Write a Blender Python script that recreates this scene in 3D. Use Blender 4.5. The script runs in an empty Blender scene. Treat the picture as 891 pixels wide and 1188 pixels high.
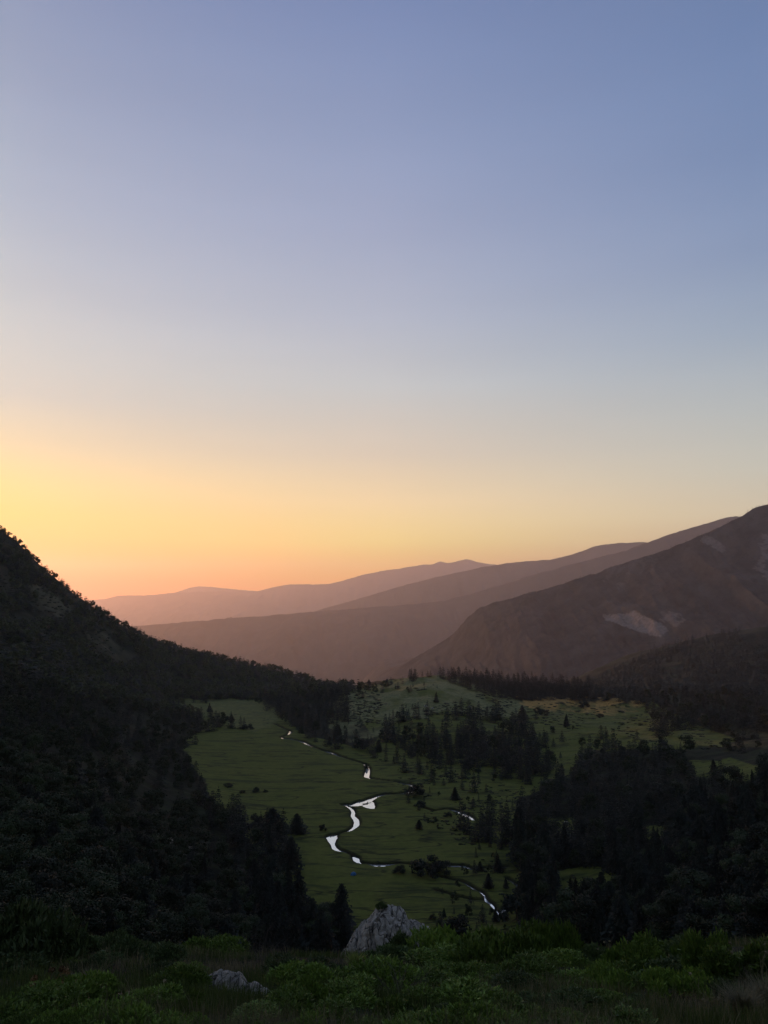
import bpy, math, random
import numpy as np
from mathutils import Vector

R = math.radians
C = bpy.context.scene.collection
sc = bpy.context.scene

# ------------------------------------------------------------------ camera, sky, sun, exposure
PITCH = math.atan((700 - 594) / 893.0)
FPX = 893.0
cam_d = bpy.data.cameras.new("camera")
cam = bpy.data.objects.new("camera", cam_d); C.objects.link(cam)
cam.location = (0, 0, 0); cam.rotation_euler = (R(90) + PITCH, 0, 0)
cam_d.sensor_fit = 'VERTICAL'; cam_d.sensor_height = 24.0
cam_d.lens = 24.0 * FPX / 1188.0
cam_d.clip_start = 0.1; cam_d.clip_end = 60000
sc.camera = cam

SUN_AZ = -42.0      # degrees from +Y, negative to the left
SUN_EL = 3.6
world = bpy.data.worlds.new("World"); sc.world = world; world.use_nodes = True
nt = world.node_tree; nt.nodes.clear()
N = nt.nodes.new; L = nt.links.new
tc = N('ShaderNodeTexCoord')
sep = N('ShaderNodeSeparateXYZ'); L(tc.outputs['Generated'], sep.inputs[0])
def mth(op, a, b=None, clamp=False):
    m = N('ShaderNodeMath'); m.operation = op; m.use_clamp = clamp
    for i, q in enumerate((a, b)):
        if q is None: continue
        if isinstance(q, (int, float)): m.inputs[i].default_value = q
        else: L(q, m.inputs[i])
    return m.outputs[0]
el = mth('ARCSINE', sep.outputs['Z'])
eln = mth('DIVIDE', mth('MAXIMUM', el, 0.0), R(90), True)
az = mth('ARCTAN2', sep.outputs['X'], sep.outputs['Y'])          # 0 at +Y
def srgb(r, g, b):
    f = lambda c: (c / 255 / 12.92) if c / 255 <= 0.04045 else ((c / 255 + 0.055) / 1.055) ** 2.4
    return (f(r), f(g), f(b), 1)
def ramp(stops, fac):
    n = N('ShaderNodeValToRGB'); cr = n.color_ramp; cr.interpolation = 'B_SPLINE' if False else 'LINEAR'
    while len(cr.elements) > 1: cr.elements.remove(cr.elements[-1])
    for i, (deg, col) in enumerate(stops):
        e = cr.elements[0] if i == 0 else cr.elements.new(deg / 90)
        e.position = deg / 90; e.color = srgb(*col)
    L(fac, n.inputs[0]); return n.outputs[0]
left = ramp([(0, (250, 96, 0)), (1.5, (250, 116, 0)), (3.5, (252, 174, 14)), (6, (250, 212, 96)), (8, (240, 218, 136)), (10.5, (220, 214, 172)), (14, (194, 206, 200)), (19, (188, 202, 206)), (26, (168, 185, 204)), (33, (150, 166, 193)), (40, (131, 147, 181)), (60, (100, 116, 152)), (90, (82, 98, 132))], eln)
mid = ramp([(0, (255, 150, 34)), (2, (255, 188, 68)), (4.5, (255, 228, 134)), (7.5, (250, 224, 172)), (11, (218, 206, 186)), (16, (194, 200, 202)), (21, (174, 184, 202)), (27, (156, 169, 198)), (33, (138, 155, 190)), (40, (118, 138, 180)), (60, (92, 108, 146)), (90, (82, 98, 132))], eln)
right = ramp([(0, (196, 144, 118)), (3, (216, 178, 144)), (6, (224, 210, 178)), (9, (204, 203, 188)), (13, (184, 192, 192)), (18, (154, 171, 190)), (23, (134, 154, 186)), (29, (118, 141, 180)), (36, (106, 130, 172)), (60, (88, 104, 144)), (90, (82, 98, 132))], eln)
back = ramp([(0, (136, 132, 124)), (8, (172, 168, 162)), (25, (146, 152, 160)), (60, (100, 116, 148)), (90, (82, 98, 132))], eln)
def mix(f, a, b):
    m = N('ShaderNodeMix'); m.data_type = 'RGBA'; L(f, m.inputs[0]); L(a, m.inputs[6]); L(b, m.inputs[7]); return m.outputs[2]
aaz = mth('MULTIPLY', az, 180 / math.pi)
# interpolate over azimuth: left (-27), mid (0), right (27), back (>= 110 either side)
f1 = mth('POWER', mth('DIVIDE', mth('ADD', aaz, 27.5), 27.5, True), 0.6)
f2 = mth('DIVIDE', aaz, 27.0, True)
awr = mth('ABSOLUTE', mth('SUBTRACT', aaz, 0.0))
f3 = mth('DIVIDE', mth('SUBTRACT', awr, 30.0), 80.0, True)
sky = mix(f3, mix(f2, mix(f1, left, mid), right), back)
nish = N('ShaderNodeTexSky'); nish.sky_type = 'NISHITA'; nish.sun_disc = False
nish.sun_elevation = R(SUN_EL); nish.sun_rotation = R(SUN_AZ)
nish.air_density = 1.0; nish.dust_density = 2.0
sky_n = N('ShaderNodeMix'); sky_n.data_type = 'RGBA'; sky_n.blend_type = 'ADD'; sky_n.inputs[0].default_value = 0.004
L(sky, sky_n.inputs[6]); L(nish.outputs[0], sky_n.inputs[7])
bg = N('ShaderNodeBackground'); bg.inputs[1].default_value = 1.0
cn = N('ShaderNodeTexNoise'); cn.inputs['Scale'].default_value = 2.2; cn.inputs['Detail'].default_value = 5; cm = N('ShaderNodeMapping'); cm.inputs['Scale'].default_value = (1.0, 1.0, 7.0); cm.inputs['Rotation'].default_value = (0.0, R(-14), 0.0)
L(tc.outputs['Generated'], cm.inputs[0]); L(cm.outputs[0], cn.inputs['Vector'])
cmul = mth('ADD', mth('MULTIPLY', cn.outputs['Fac'], 0.10), 0.95)
cv = N('ShaderNodeVectorMath'); cv.operation = 'SCALE'; L(sky_n.outputs[2], cv.inputs[0]); L(cmul, cv.inputs['Scale'])
L(cv.outputs[0], bg.inputs[0])
wo = N('ShaderNodeOutputWorld'); L(bg.outputs[0], wo.inputs[0])

sun_d = bpy.data.lights.new("sun", 'SUN'); sun = bpy.data.objects.new("sun", sun_d); C.objects.link(sun)
sun_d.energy = 5.0; sun_d.angle = R(0.6); sun_d.color = (1.0, 0.43, 0.20)
sdir = Vector((math.sin(R(SUN_AZ)) * math.cos(R(SUN_EL)), math.cos(R(SUN_AZ)) * math.cos(R(SUN_EL)), math.sin(R(SUN_EL))))
sun.rotation_euler = (-sdir).to_track_quat('-Z', 'Y').to_euler()

sc.view_settings.view_transform = 'Standard'; sc.view_settings.look = 'None'
sc.view_settings.exposure = 0; sc.view_settings.gamma = 1; sc.view_settings.use_curve_mapping = False
sc.cycles.use_denoising = True
sc.cycles.max_bounces = 5; sc.cycles.diffuse_bounces = 2; sc.cycles.glossy_bounces = 2
sc.cycles.transmission_bounces = 2; sc.cycles.volume_bounces = 1; sc.cycles.transparent_max_bounces = 8
sc.cycles.sample_clamp_indirect = 4

# ------------------------------------------------------------------ helpers
cp, sp = math.cos(PITCH), math.sin(PITCH)
def slopes(u, v):
    """pixel of the photograph -> x/y and z/y of its sight line"""
    a = (np.asarray(u, float) - 445.5) / FPX; b = (594 - np.asarray(v, float)) / FPX
    fy = cp - b * sp
    return a / fy, (sp + b * cp) / fy
def project(x, y, z):
    d = y * cp + z * sp; b = (z * cp - y * sp) / d; a = x / d
    return 445.5 + a * FPX, 594 - b * FPX

def hash2(ix, iy, seed):
    h = (ix.astype(np.int64) * 374761393 + iy.astype(np.int64) * 668265263 + seed * 1442695041) & 0xffffffff
    h = ((h ^ (h >> 13)) * 1274126177) & 0xffffffff
    return ((h ^ (h >> 16)) & 0xffff) / 65535.0
def vnoise(x, y, seed=0):
    ix, iy = np.floor(x), np.floor(y); fx, fy = x - ix, y - iy
    fx = fx * fx * (3 - 2 * fx); fy = fy * fy * (3 - 2 * fy)
    a, b = hash2(ix, iy, seed), hash2(ix + 1, iy, seed); c, d = hash2(ix, iy + 1, seed), hash2(ix + 1, iy + 1, seed)
    return (a * (1 - fx) + b * fx) * (1 - fy) + (c * (1 - fx) + d * fx) * fy - 0.5
def fbm(x, y, seed=0, octv=5, gain=0.5):
    t = 0; a = 1; s = 1.0
    for k in range(octv):
        t = t + a * vnoise(x * s + 17.3 * k, y * s - 9.1 * k, seed + k); a *= gain; s *= 2.03
    return t
def smooth(e0, e1, x):
    t = np.clip((x - e0) / (e1 - e0), 0, 1); return t * t * (3 - 2 * t)

def tag(o, label=None, cat=None, group=None, kind=None):
    if label: o['label'] = label
    if cat: o['category'] = cat
    if group: o['group'] = group
    if kind: o['kind'] = kind
    return o
def fast_mesh(name, V, F, smooth_shade=False):
    """V (n,3), F (m,k) with one k for all"""
    me = bpy.data.meshes.new(name); V = np.ascontiguousarray(V, np.float32); F = np.ascontiguousarray(F, np.int32)
    m, k = F.shape
    me.vertices.add(len(V)); me.vertices.foreach_set('co', V.ravel())
    me.loops.add(m * k); me.loops.foreach_set('vertex_index', F.ravel())
    me.polygons.add(m); me.polygons.foreach_set('loop_start', np.arange(0, m * k, k, dtype=np.int32))
    me.polygons.foreach_set('loop_total', np.full(m, k, np.int32))
    if smooth_shade: me.polygons.foreach_set('use_smooth', np.ones(m, bool))
    me.update(calc_edges=True); return me
def link(name, me, mat=None, parent=None, loc=None):
    o = bpy.data.objects.new(name, me); C.objects.link(o)
    if mat and me and not me.materials: me.materials.append(mat)
    if parent: o.parent = parent
    if loc is not None: o.location = loc
    return o
def attr(me, name, vals):
    a = me.attributes.new(name, 'FLOAT', 'POINT'); a.data.foreach_set('value', np.ascontiguousarray(vals, np.float32).ravel())
def inpoly(px, py, poly):
    px = np.asarray(px, float); py = np.asarray(py, float); ins = np.zeros(px.shape, bool); n = len(poly)
    for i in range(n):
        x0, y0 = poly[i]; x1, y1 = poly[(i + 1) % n]
        if y0 == y1: continue
        c = ((y0 > py) != (y1 > py)) & (px < (x1 - x0) * (py - y0) / (y1 - y0) + x0)
        ins ^= c
    return ins

# ------------------------------------------------------------------ materials
class M:
    def __init__(s, name):
        s.m = bpy.data.materials.new(name); s.m.use_nodes = True; s.nt = s.m.node_tree
        s.b = s.nt.nodes['Principled BSDF']; s.b.inputs['Specular IOR Level'].default_value = 0.25
    def n(s, t): return s.nt.nodes.new(t)
    def l(s, a, b): s.nt.links.new(a, b)
    def noise(s, scale, detail=6, coord='Object', rough=0.55):
        t = s.n('ShaderNodeTexCoord'); x = s.n('ShaderNodeTexNoise'); x.inputs['Scale'].default_value = scale
        x.inputs['Detail'].default_value = detail; x.inputs['Roughness'].default_value = rough
        s.l(t.outputs[coord], x.inputs['Vector']); return x.outputs['Fac']
    def ramp(s, fac, stops):
        r = s.n('ShaderNodeValToRGB'); cr = r.color_ramp
        while len(cr.elements) > 1: cr.elements.remove(cr.elements[-1])
        for i, (p, c) in enumerate(stops):
            e = cr.elements[0] if i == 0 else cr.elements.new(p)
            e.position = p; e.color = (*c, 1)
        s.l(fac, r.inputs[0]); return r.outputs[0]
    def mix(s, f, a, b, mode='MIX'):
        m = s.n('ShaderNodeMix'); m.data_type = 'RGBA'; m.blend_type = mode
        for i, q in ((0, f), (6, a), (7, b)):
            if isinstance(q, (int, float)): m.inputs[i].default_value = q
            elif isinstance(q, tuple): m.inputs[i].default_value = (*q, 1)
            else: s.l(q, m.inputs[i])
        return m.outputs[2]
    def attr(s, name):
        a = s.n('ShaderNodeAttribute'); a.attribute_name = name; return a.outputs['Fac']
    def col(s, c, rough=0.85):
        if isinstance(c, tuple): s.b.inputs['Base Color'].default_value = (*c, 1)
        else: s.l(c, s.b.inputs['Base Color'])
        s.b.inputs['Roughness'].default_value = rough; return s
    def bump(s, h, strength, dist):
        b = s.n('ShaderNodeBump'); b.inputs['Strength'].default_value = strength; b.inputs['Distance'].default_value = dist
        s.l(h, b.inputs['Height']); s.l(b.outputs[0], s.b.inputs['Normal']); return s
def foliage(name, dark, light, scale=3.0, rough=0.7, vary=0.35):
    m = M(name); f = m.noise(scale, 4)
    c = m.ramp(f, [(0.3, dark), (0.7, light)])
    oi = m.n('ShaderNodeObjectInfo'); mp = m.n('ShaderNodeMapRange'); mp.inputs['To Min'].default_value = 1 - vary; mp.inputs['To Max'].default_value = 1 + vary
    m.l(oi.outputs['Random'], mp.inputs['Value'])
    hv = m.n('ShaderNodeHueSaturation'); m.l(mp.outputs[0], hv.inputs['Value']); m.l(c, hv.inputs['Color'])
    m.col(hv.outputs[0], rough); return m.m

MAT = {}
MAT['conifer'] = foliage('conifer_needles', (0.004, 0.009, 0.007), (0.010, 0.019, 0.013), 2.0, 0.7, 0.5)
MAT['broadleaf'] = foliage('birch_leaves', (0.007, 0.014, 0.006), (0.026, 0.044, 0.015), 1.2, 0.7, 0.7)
MAT['slope_leaves'] = foliage('mountainside_leaves', (0.022, 0.032, 0.014), (0.055, 0.070, 0.030), 0.05)
MAT['bark'] = M('bark').col((0.06, 0.045, 0.035)).m
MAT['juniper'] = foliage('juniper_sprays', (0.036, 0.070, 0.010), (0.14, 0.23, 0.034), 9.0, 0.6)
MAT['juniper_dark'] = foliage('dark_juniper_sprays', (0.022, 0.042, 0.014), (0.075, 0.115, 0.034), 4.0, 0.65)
MAT['drygrass'] = foliage('dry_grass_blades', (0.09, 0.09, 0.045), (0.27, 0.24, 0.15), 1.2, 0.8)
MAT['greengrass'] = foliage('green_grass_blades', (0.035, 0.060, 0.014), (0.11, 0.15, 0.04), 1.0, 0.7)
MAT['twig'] = foliage('dead_twigs', (0.06, 0.055, 0.05), (0.15, 0.135, 0.12), 3.0, 0.9)
MAT['rust'] = foliage('rusty_seed_heads', (0.07, 0.045, 0.02), (0.16, 0.10, 0.045), 6.0, 0.9)
MAT['lime'] = foliage('lime_leaves', (0.07, 0.10, 0.012), (0.14, 0.17, 0.03), 6.0, 0.6)
MAT['mat'] = foliage('low_juniper_mats', (0.010, 0.018, 0.009), (0.022, 0.034, 0.015), 0.3)

# ------------------------------------------------------------------ terrain heights
US = [-420, -200, 0, 100, 200, 300, 400, 500, 600, 700, 800, 891, 1100, 1350]
RS = [40, 70, 100, 150, 200, 250, 300, 400, 500, 600, 700, 800, 900, 1000, 1200, 1400, 1600, 1800, 2200, 2800, 3600, 12500, 22000]
def zrow(u, pts):
    """pts: (distance ahead, z) pairs -> heights at RS, distances turned into radii"""
    th = math.atan((u - 445.5) / FPX); rr = np.array([p[0] for p in pts]) / math.cos(th)
    return np.interp(np.log(RS), np.log(rr), [p[1] for p in pts])
prof = {
 -420: [(40,-10),(100,0),(200,20),(400,80),(700,200),(1000,330),(1300,300),(2200,100),(3600,-300),(12500,-1000),(22000,-1000)],
 -200: [(40,-14),(100,-22),(200,-15),(400,15),(700,110),(1000,250),(1300,220),(2200,20),(3600,-320),(12500,-1000),(22000,-1000)],
 0:    [(40,-16.5),(70,-32),(100,-40),(150,-49),(200,-53),(250,-55),(300,-56),(400,-52),(550,-30),(700,5),(850,52),(1000,113),(1200,86),(1600,-60),(2200,-200),(3600,-390),(12500,-1000),(22000,-1000)],
 100:  [(40,-16.8),(70,-34),(100,-43),(150,-53),(200,-57),(300,-64),(400,-68),(500,-67),(600,-60),(800,-32),(1050,18),(1250,-18),(1700,-150),(2200,-230),(3600,-390),(12500,-1000),(22000,-1000)],
 200:  [(40,-17.2),(70,-37),(100,-50),(150,-67),(200,-79),(300,-93),(400,-102),(500,-107),(600,-109.5),(700,-110),(870,-110),(930,-106),(1000,-93),(1220,-56),(1400,-90),(1800,-190),(2200,-250),(3600,-390),(12500,-1000),(22000,-1000)],
 300:  [(40,-17.4),(70,-39),(100,-57),(150,-81),(200,-98),(250,-107),(300,-110),(900,-110),(1000,-112),(1100,-110),(1350,-103),(1500,-124),(1800,-200),(2200,-260),(3600,-390),(12500,-1000),(22000,-1000)],
 400:  [(40,-17.2),(70,-38),(100,-58),(150,-85),(200,-104),(250,-110),(690,-110),(750,-109),(850,-103),(950,-102),(1050,-108),(1300,-140),(1500,-172),(2200,-270),(3600,-390),(12500,-1000),(22000,-1000)],
 500:  [(40,-17.0),(70,-37),(100,-56),(150,-83),(200,-102),(250,-109),(300,-110),(590,-110),(650,-108),(730,-100),(800,-93),(900,-84),(960,-84),(1050,-94),(1200,-130),(1500,-200),(2200,-280),(3600,-390),(12500,-1000),(22000,-1000)],
 600:  [(40,-16.6),(70,-35),(100,-53),(150,-78),(200,-95),(250,-104),(300,-108),(400,-110),(520,-110),(600,-109),(700,-107),(850,-105),(950,-100),(1050,-101),(1200,-125),(1500,-190),(2200,-280),(3600,-390),(12500,-1000),(22000,-1000)],
 700:  [(40,-16.4),(70,-33),(100,-49),(150,-72),(200,-87),(250,-96),(300,-101),(400,-105),(700,-104),(850,-105),(1000,-110),(1200,-125),(1500,-128),(1750,-128),(2000,-190),(2400,-250),(3600,-390),(12500,-1000),(22000,-1000)],
 800:  [(40,-16.2),(70,-31),(100,-45),(150,-64),(200,-76),(300,-89),(400,-94),(600,-96),(850,-102),(1000,-106),(1200,-108),(1500,-80),(1700,-62),(1900,-90),(2200,-170),(2600,-230),(3600,-390),(12500,-1000),(22000,-1000)],
 891:  [(40,-16.0),(70,-29),(100,-40),(150,-55),(200,-64),(300,-77),(400,-83),(600,-87),(850,-95),(1000,-98),(1200,-92),(1500,-56),(1700,-42),(1950,-70),(2300,-160),(3600,-390),(12500,-1000),(22000,-1000)],
 1100: [(40,-15),(100,-30),(200,-42),(400,-50),(700,-50),(1000,-50),(1500,0),(1700,20),(2300,-100),(3600,-380),(12500,-1000),(22000,-1000)],
 1350: [(40,-14),(100,-20),(200,-15),(400,10),(700,50),(1000,80),(1500,120),(2300,0),(3600,-380),(12500,-1000),(22000,-1000)],
}
cols = [math.degrees(math.atan((u - 445.5) / FPX)) for u in US]
tab = [zrow(u, prof[u]) for u in US]
side = lambda k, far: np.interp(np.log(RS), np.log([40, 500, 1500, 3600, 12500, 22000]), [-1.7 + 40 * k, 500 * k * 0.8, 1500 * k * 0.55, far, far, far])
cols = [-180, -100, -70] + cols + [70, 100, 180]
tab = [side(0.35, 200), side(0.12, -200), side(-0.02, -300)] + tab + [side(-0.05, -300), side(0.1, -200), side(0.35, 200)]
tab = np.array(tab)
DTH = np.arange(-180, 180.01, 0.5); DLR = np.arange(math.log(40), math.log(22100), 0.012)
g1 = np.array([np.interp(DLR, np.log(RS), t) for t in tab])              # cols x r
g2 = np.array([np.interp(DTH, cols, g1[:, j]) for j in range(len(DLR))]).T  # theta x r
def blur(a, sig, axis):
    k = np.arange(-int(3 * sig), int(3 * sig) + 1); w = np.exp(-k * k / (2 * sig * sig)); w /= w.sum()
    pad = [(0, 0), (0, 0)]; pad[axis] = (len(k) // 2,) * 2
    ap = np.pad(a, pad, mode='edge')
    return np.apply_along_axis(lambda r: np.convolve(r, w, 'valid'), axis, ap)
g2 = blur(blur(g2, 3.0, 0), 3.0, 1)

def near_h(x, y):
    z = -1.75 - 0.34 * y - 0.0012 * np.maximum(y, 0) ** 2
    z = z - 0.02 * x
    z = z + 0.8 * smooth(-3, -14, x) * smooth(6, 25, y) + 0.9 * smooth(4, 14, x) * smooth(4, 14, y)
    z = z + 0.5 * fbm(x * 0.12, y * 0.12, 5, 4) + 0.22 * fbm(x * 0.6, y * 0.6, 8, 4)
    return np.minimum(z, -1.2 - 0.25 * np.abs(y) * (y > 0)) if False else z
# stream: (u, v, width in m) on the valley floor; polyline per reach
ZW = -110.9
REACH = [
 [(318,840,0.8),(330,846,0.8),(336,848,0.8),(337,850,2.5),(334,853,0.8),(326,856,0.8),(331,858,3),(337,858,4),(341,859,3),(346,860,0.8),(350,861,3),(355,863,3),(358,865,2.4),(363,867,0.8),(376,872,0.8),(381,873,3.6),(387,875,3.6),(391,877,0.8),(397,879,2.2),(400,880,0.8),(420,886,0.8),(425,888,1.2),(427,893,2.2),(426,898,3),(425,902,3.2),(429,904,1.4),(436,905,0.8),(460,908,0.8),(468,910,2.2),(476,911,2.6),(481,914,0.8),(478,918,1.4),(473,921,4.0),(467,921,3.0),(462,922,0.9),(456,922,3.0),(444,923,2.2),(434,926,2.4),(426,930,4.5),(420,933,5),(411,935,4),(404,934,1.8),(397,935,2.2),(403,936,1.0),(408,939,1.6),(410,943,2.0),(409,947,1.6),(413,951,2.4),(414,955,2.8),(413,959,2.2),(408,963,1.8),(403,966,1.2),(396,967,0.6),(389,970,1.0),(385,971,6.0),(385,976,3.6),(386,980,1.6),(388,985,2.4),(393,988,2.4),(398,989,1.8),(402,990,0.6),(410,994,0.6),(413,996,3.2),(414,1000,2.4),(418,1003,0.8),(428,1003,0.8),(435,1005,4.0),(445,1005,3.5),(462,1003,0.8),(500,1005,0.8),(528,1006,2.5),(538,1006,2.5),(548,1010,1.2),(560,1008,0.8),(588,1007,0.8)],
 [(412,935,5),(420,932,8),(427,931,8),(428,936,6),(432,939,2)],
 [(490,938,0.8),(504,942,1.4),(514,940,0.8),(524,940,1.5),(532,943,2.6),(540,946,3.4),(545,949,2.6),(550,953,0.8)],
 [(500,1016,0.7),(512,1019,1.1),(524,1022,1.3),(536,1024,1.4),(545,1029,1.1),(551,1033,1.4),(559,1036,1.0),(563,1041,1.0),(564,1046,2.2),(570,1050,1.8),(575,1056,1.0),(580,1064,1.4)],
 [(505,1034,0.5),(515,1037,0.8),(530,1041,0.8),(541,1044,1.4),(552,1046,1.0),(562,1046,1.2)],
 [(588,1020,0.7),(594,1024,1.1),(601,1028,1.2),(605,1034,1.1),(600,1042,0.6),(590,1050,0.8),(585,1056,1.8),(582,1063,1.8),(576,1070,0.8)],
]
def floor_pt(u, v, z=ZW):
    sx, sz = slopes(u, v); y = z / sz; return sx * y, y
reach_w = []
for rch in REACH:
    P = []
    for (u, v, w) in rch:
        x, y = floor_pt(u, v); P.append((float(x), float(y), w))
    P = np.array(P)
    # resample smoothly
    t = np.r_[0, np.cumsum(np.hypot(np.diff(P[:, 0]), np.diff(P[:, 1])))]
    tt = np.arange(0, t[-1], 1.0)
    Q = np.stack([np.interp(tt, t, P[:, k]) for k in range(3)], 1)
    for _ in range(3): Q[1:-1] = 0.25 * Q[:-2] + 0.5 * Q[1:-1] + 0.25 * Q[2:]
    if len(reach_w) >= 3: Q[:, 2] *= 0.42
    Q[:, 2] *= 1 + 0.35 * vnoise(tt * 0.25, tt * 0 + 3, 4)
    reach_w.append(Q)
allq = np.concatenate(reach_w)
def carve_depth(x, y):
    out = np.zeros(x.shape); dmin = np.full(x.shape, 99.0)
    m = (y > 230) & (y < 760) & (np.abs(x) < 150)
    if not m.any(): return out, dmin
    idx = np.nonzero(m.ravel())[0]; xs, ys = x.ravel()[idx], y.ravel()[idx]
    best = np.full(len(idx), 99.0)
    order = np.argsort(allq[:, 1])
    for k in range(0, len(idx), 20000):
        X, Y = xs[k:k + 20000, None], ys[k:k + 20000, None]
        lo, hi = Y.min() - 8, Y.max() + 8
        q = allq[(allq[:, 1] > lo) & (allq[:, 1] < hi)]
        if len(q): best[k:k + 20000] = (np.hypot(X - q[:, 0], Y - q[:, 1]) - q[:, 2] / 2).min(1)
    dmin.ravel()[idx] = best
    out = 1.5 * (1 - smooth(-0.1, 1.1, dmin))
    return out, dmin
def base_h(x, y):
    r = np.hypot(x, y); th = np.degrees(np.arctan2(x, y))
    lr = np.clip((np.log(np.maximum(r, 40)) - DLR[0]) / 0.012, 0, len(DLR) - 1.001); ti = np.clip((th + 180) / 0.5, 0, len(DTH) - 1.001)
    i, j = ti.astype(int), lr.astype(int); fi, fj = ti - i, lr - j
    z = (g2[i, j] * (1 - fj) + g2[i, j + 1] * fj) * (1 - fi) + (g2[i + 1, j] * (1 - fj) + g2[i + 1, j + 1] * fj) * fi
    flat = smooth(-104, -109, z) * (r < 1000)
    amp = np.clip(r / 400, 0.15, 2.5) * (1 - flat) + 0.0
    z = z + amp * (5.0 * fbm(x / 90, y / 90, 21, 5) + 0.8 * fbm(x / 12, y / 12, 33, 3))
    z = z + flat * (0.5 * fbm(x / 30, y / 30, 41, 3)) * np.minimum(1, 1.0)
    k = smooth(30, 60, r)
    return near_h(x, y) * (1 - k) + z * k
def H(x, y):
    x = np.asarray(x, float); y = np.asarray(y, float)
    z = base_h(x, y); dep, dm = carve_depth(x, y)
    near = smooth(14, 2, dm)             # the floor levels out beside the stream
    z = z * (1 - near) + (-110.0) * near
    return z - dep
# sight-line table for placing trees on the slope a pixel shows
YS = np.exp(np.linspace(math.log(3), math.log(2400), 1500))
def hit(u, v, ymin=3.0):
    sx, sz = slopes(u, v); ys = YS[YS >= ymin]
    z = base_h(sx * ys, ys); d = z - sz * ys
    k = np.nonzero(d >= 0)[0]
    if not len(k): return None
    k = k[0]; y = ys[k] if k == 0 else ys[k - 1] + (ys[k] - ys[k - 1]) * (-d[k - 1]) / (d[k] - d[k - 1])
    x = sx * y
    return float(x), float(y), float(H(np.array([x]), np.array([y]))[0])
def hits(U, V, ymin=3.0):
    sx, sz = slopes(U, V); ys = YS[YS >= ymin][None, :]
    X = sx[:, None] * ys; z = base_h(X, ys + 0 * X); d = z - sz[:, None] * ys
    ok = (d >= 0).any(1); k = np.argmax(d >= 0, 1)
    k0 = np.maximum(k - 1, 0); r = np.arange(len(U)); ysf = ys[0]
    f = np.where(k > 0, -d[r, k0] / np.maximum(d[r, k] - d[r, k0], 1e-6), 0)
    y = ysf[k0] + (ysf[k] - ysf[k0]) * np.clip(f, 0, 1); x = sx * y
    return x, y, base_h(x, y), ok

# ------------------------------------------------------------------ ground mesh
thf = np.arange(-34, 34.01, 0.13)
ths = np.radians(np.concatenate([np.arange(-180, -34, 3.0), thf, np.arange(36, 180.1, 3.0)]))
rs = np.concatenate([np.exp(np.linspace(math.log(0.4), math.log(60), 150))[:-1], np.exp(np.linspace(math.log(60), math.log(262), 70))[:-1],
                     np.arange(262, 480, 0.9), np.arange(480, 800, 2.0), np.exp(np.linspace(math.log(800), math.log(2400), 150)), np.exp(np.linspace(math.log(2500), math.log(20800), 54))])
TH, RR = np.meshgrid(ths, rs, indexing='ij')
GX, GY = RR * np.sin(TH), RR * np.cos(TH)
GZ = H(GX, GY)
PU, PV = project(GX, np.maximum(GY, 0.5), GZ)
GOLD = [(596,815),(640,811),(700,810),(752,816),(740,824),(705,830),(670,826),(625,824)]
front = (GY > 50)
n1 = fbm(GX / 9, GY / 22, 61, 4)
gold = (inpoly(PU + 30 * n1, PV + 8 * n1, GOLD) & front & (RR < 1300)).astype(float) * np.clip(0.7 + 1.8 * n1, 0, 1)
MEADOW = [
 [(196,814),(215,809),(238,813),(262,808),(285,813),(305,810),(330,830),(345,850),(420,868),(440,860),(410,830),(400,805),(450,790),(500,778),(560,790),(600,815),(760,815),(800,838),(850,856),(835,866),(790,868),(740,868),(705,872),(680,868),(655,900),(600,930),(640,1010),(700,1050),(600,1080),(380,1085),(330,1030),(300,985),(250,930),(212,870),(240,840),(190,815)],
]
CLEAR = [[(800,884),(850,880),(884,890),(872,908),(815,904)], [(640,1012),(690,1004),(730,1018),(720,1040),(655,1046)], [(615,950),(665,946),(668,966),(618,968)], [(740,960),(775,955),(782,972),(750,976)]]
mead = np.zeros(GX.shape, bool)
for p in MEADOW: mead |= inpoly(PU + 14 * n1, PV + 5 * n1, p)
mead = (mead & front & (RR > 200) & (RR < 1200)).astype(float)
SLOPE_GRASS = [[(0,700),(60,735),(130,790),(160,812),(150,822),(100,790),(40,750),(0,735)], [(20,660),(110,720),(200,780),(190,800),(120,750),(30,690)],[(560,640),(560,641),(561,641)]]
sg = np.zeros(GX.shape, bool)
for p in SLOPE_GRASS: sg |= inpoly(PU + 40 * n1, PV + 25 * n1, p)
sg = (sg & front & (RR > 200)).astype(float) * np.clip(0.35 + 1.2 * fbm(GX / 40, GY / 60, 91, 4), 0, 0.8)
for p in CLEAR: mead = np.maximum(mead, inpoly(PU + 16 * n1, PV + 6 * n1, p) & front & (RR > 150) & (RR < 1200))
dep, dmn = carve_depth(GX, GY)
wet = smooth(2.2, 0.2, dmn) 
nT, nR = GX.shape
V = np.stack([GX.ravel(), GY.ravel(), GZ.ravel()], 1)
idx = np.arange(nT * nR).reshape(nT, nR)
quad = lambda I: np.stack([I[:-1, :-1], I[:-1, 1:], I[1:, 1:], I[1:, :-1]], -1).reshape(-1, 4)[:, ::-1]
F = quad(idx)
g = M('ground_cover')
fa = g.noise(0.02, 8, rough=0.65); fb = g.noise(0.35, 6); fc = g.noise(0.008, 4)
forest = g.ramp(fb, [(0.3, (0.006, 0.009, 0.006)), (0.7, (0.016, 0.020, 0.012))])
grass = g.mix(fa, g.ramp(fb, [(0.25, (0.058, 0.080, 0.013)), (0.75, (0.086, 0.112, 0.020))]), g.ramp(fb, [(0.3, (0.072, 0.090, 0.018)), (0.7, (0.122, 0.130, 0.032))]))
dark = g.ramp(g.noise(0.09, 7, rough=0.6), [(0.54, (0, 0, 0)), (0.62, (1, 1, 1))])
c = g.mix(g.attr('meadow'), forest, grass)
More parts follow.
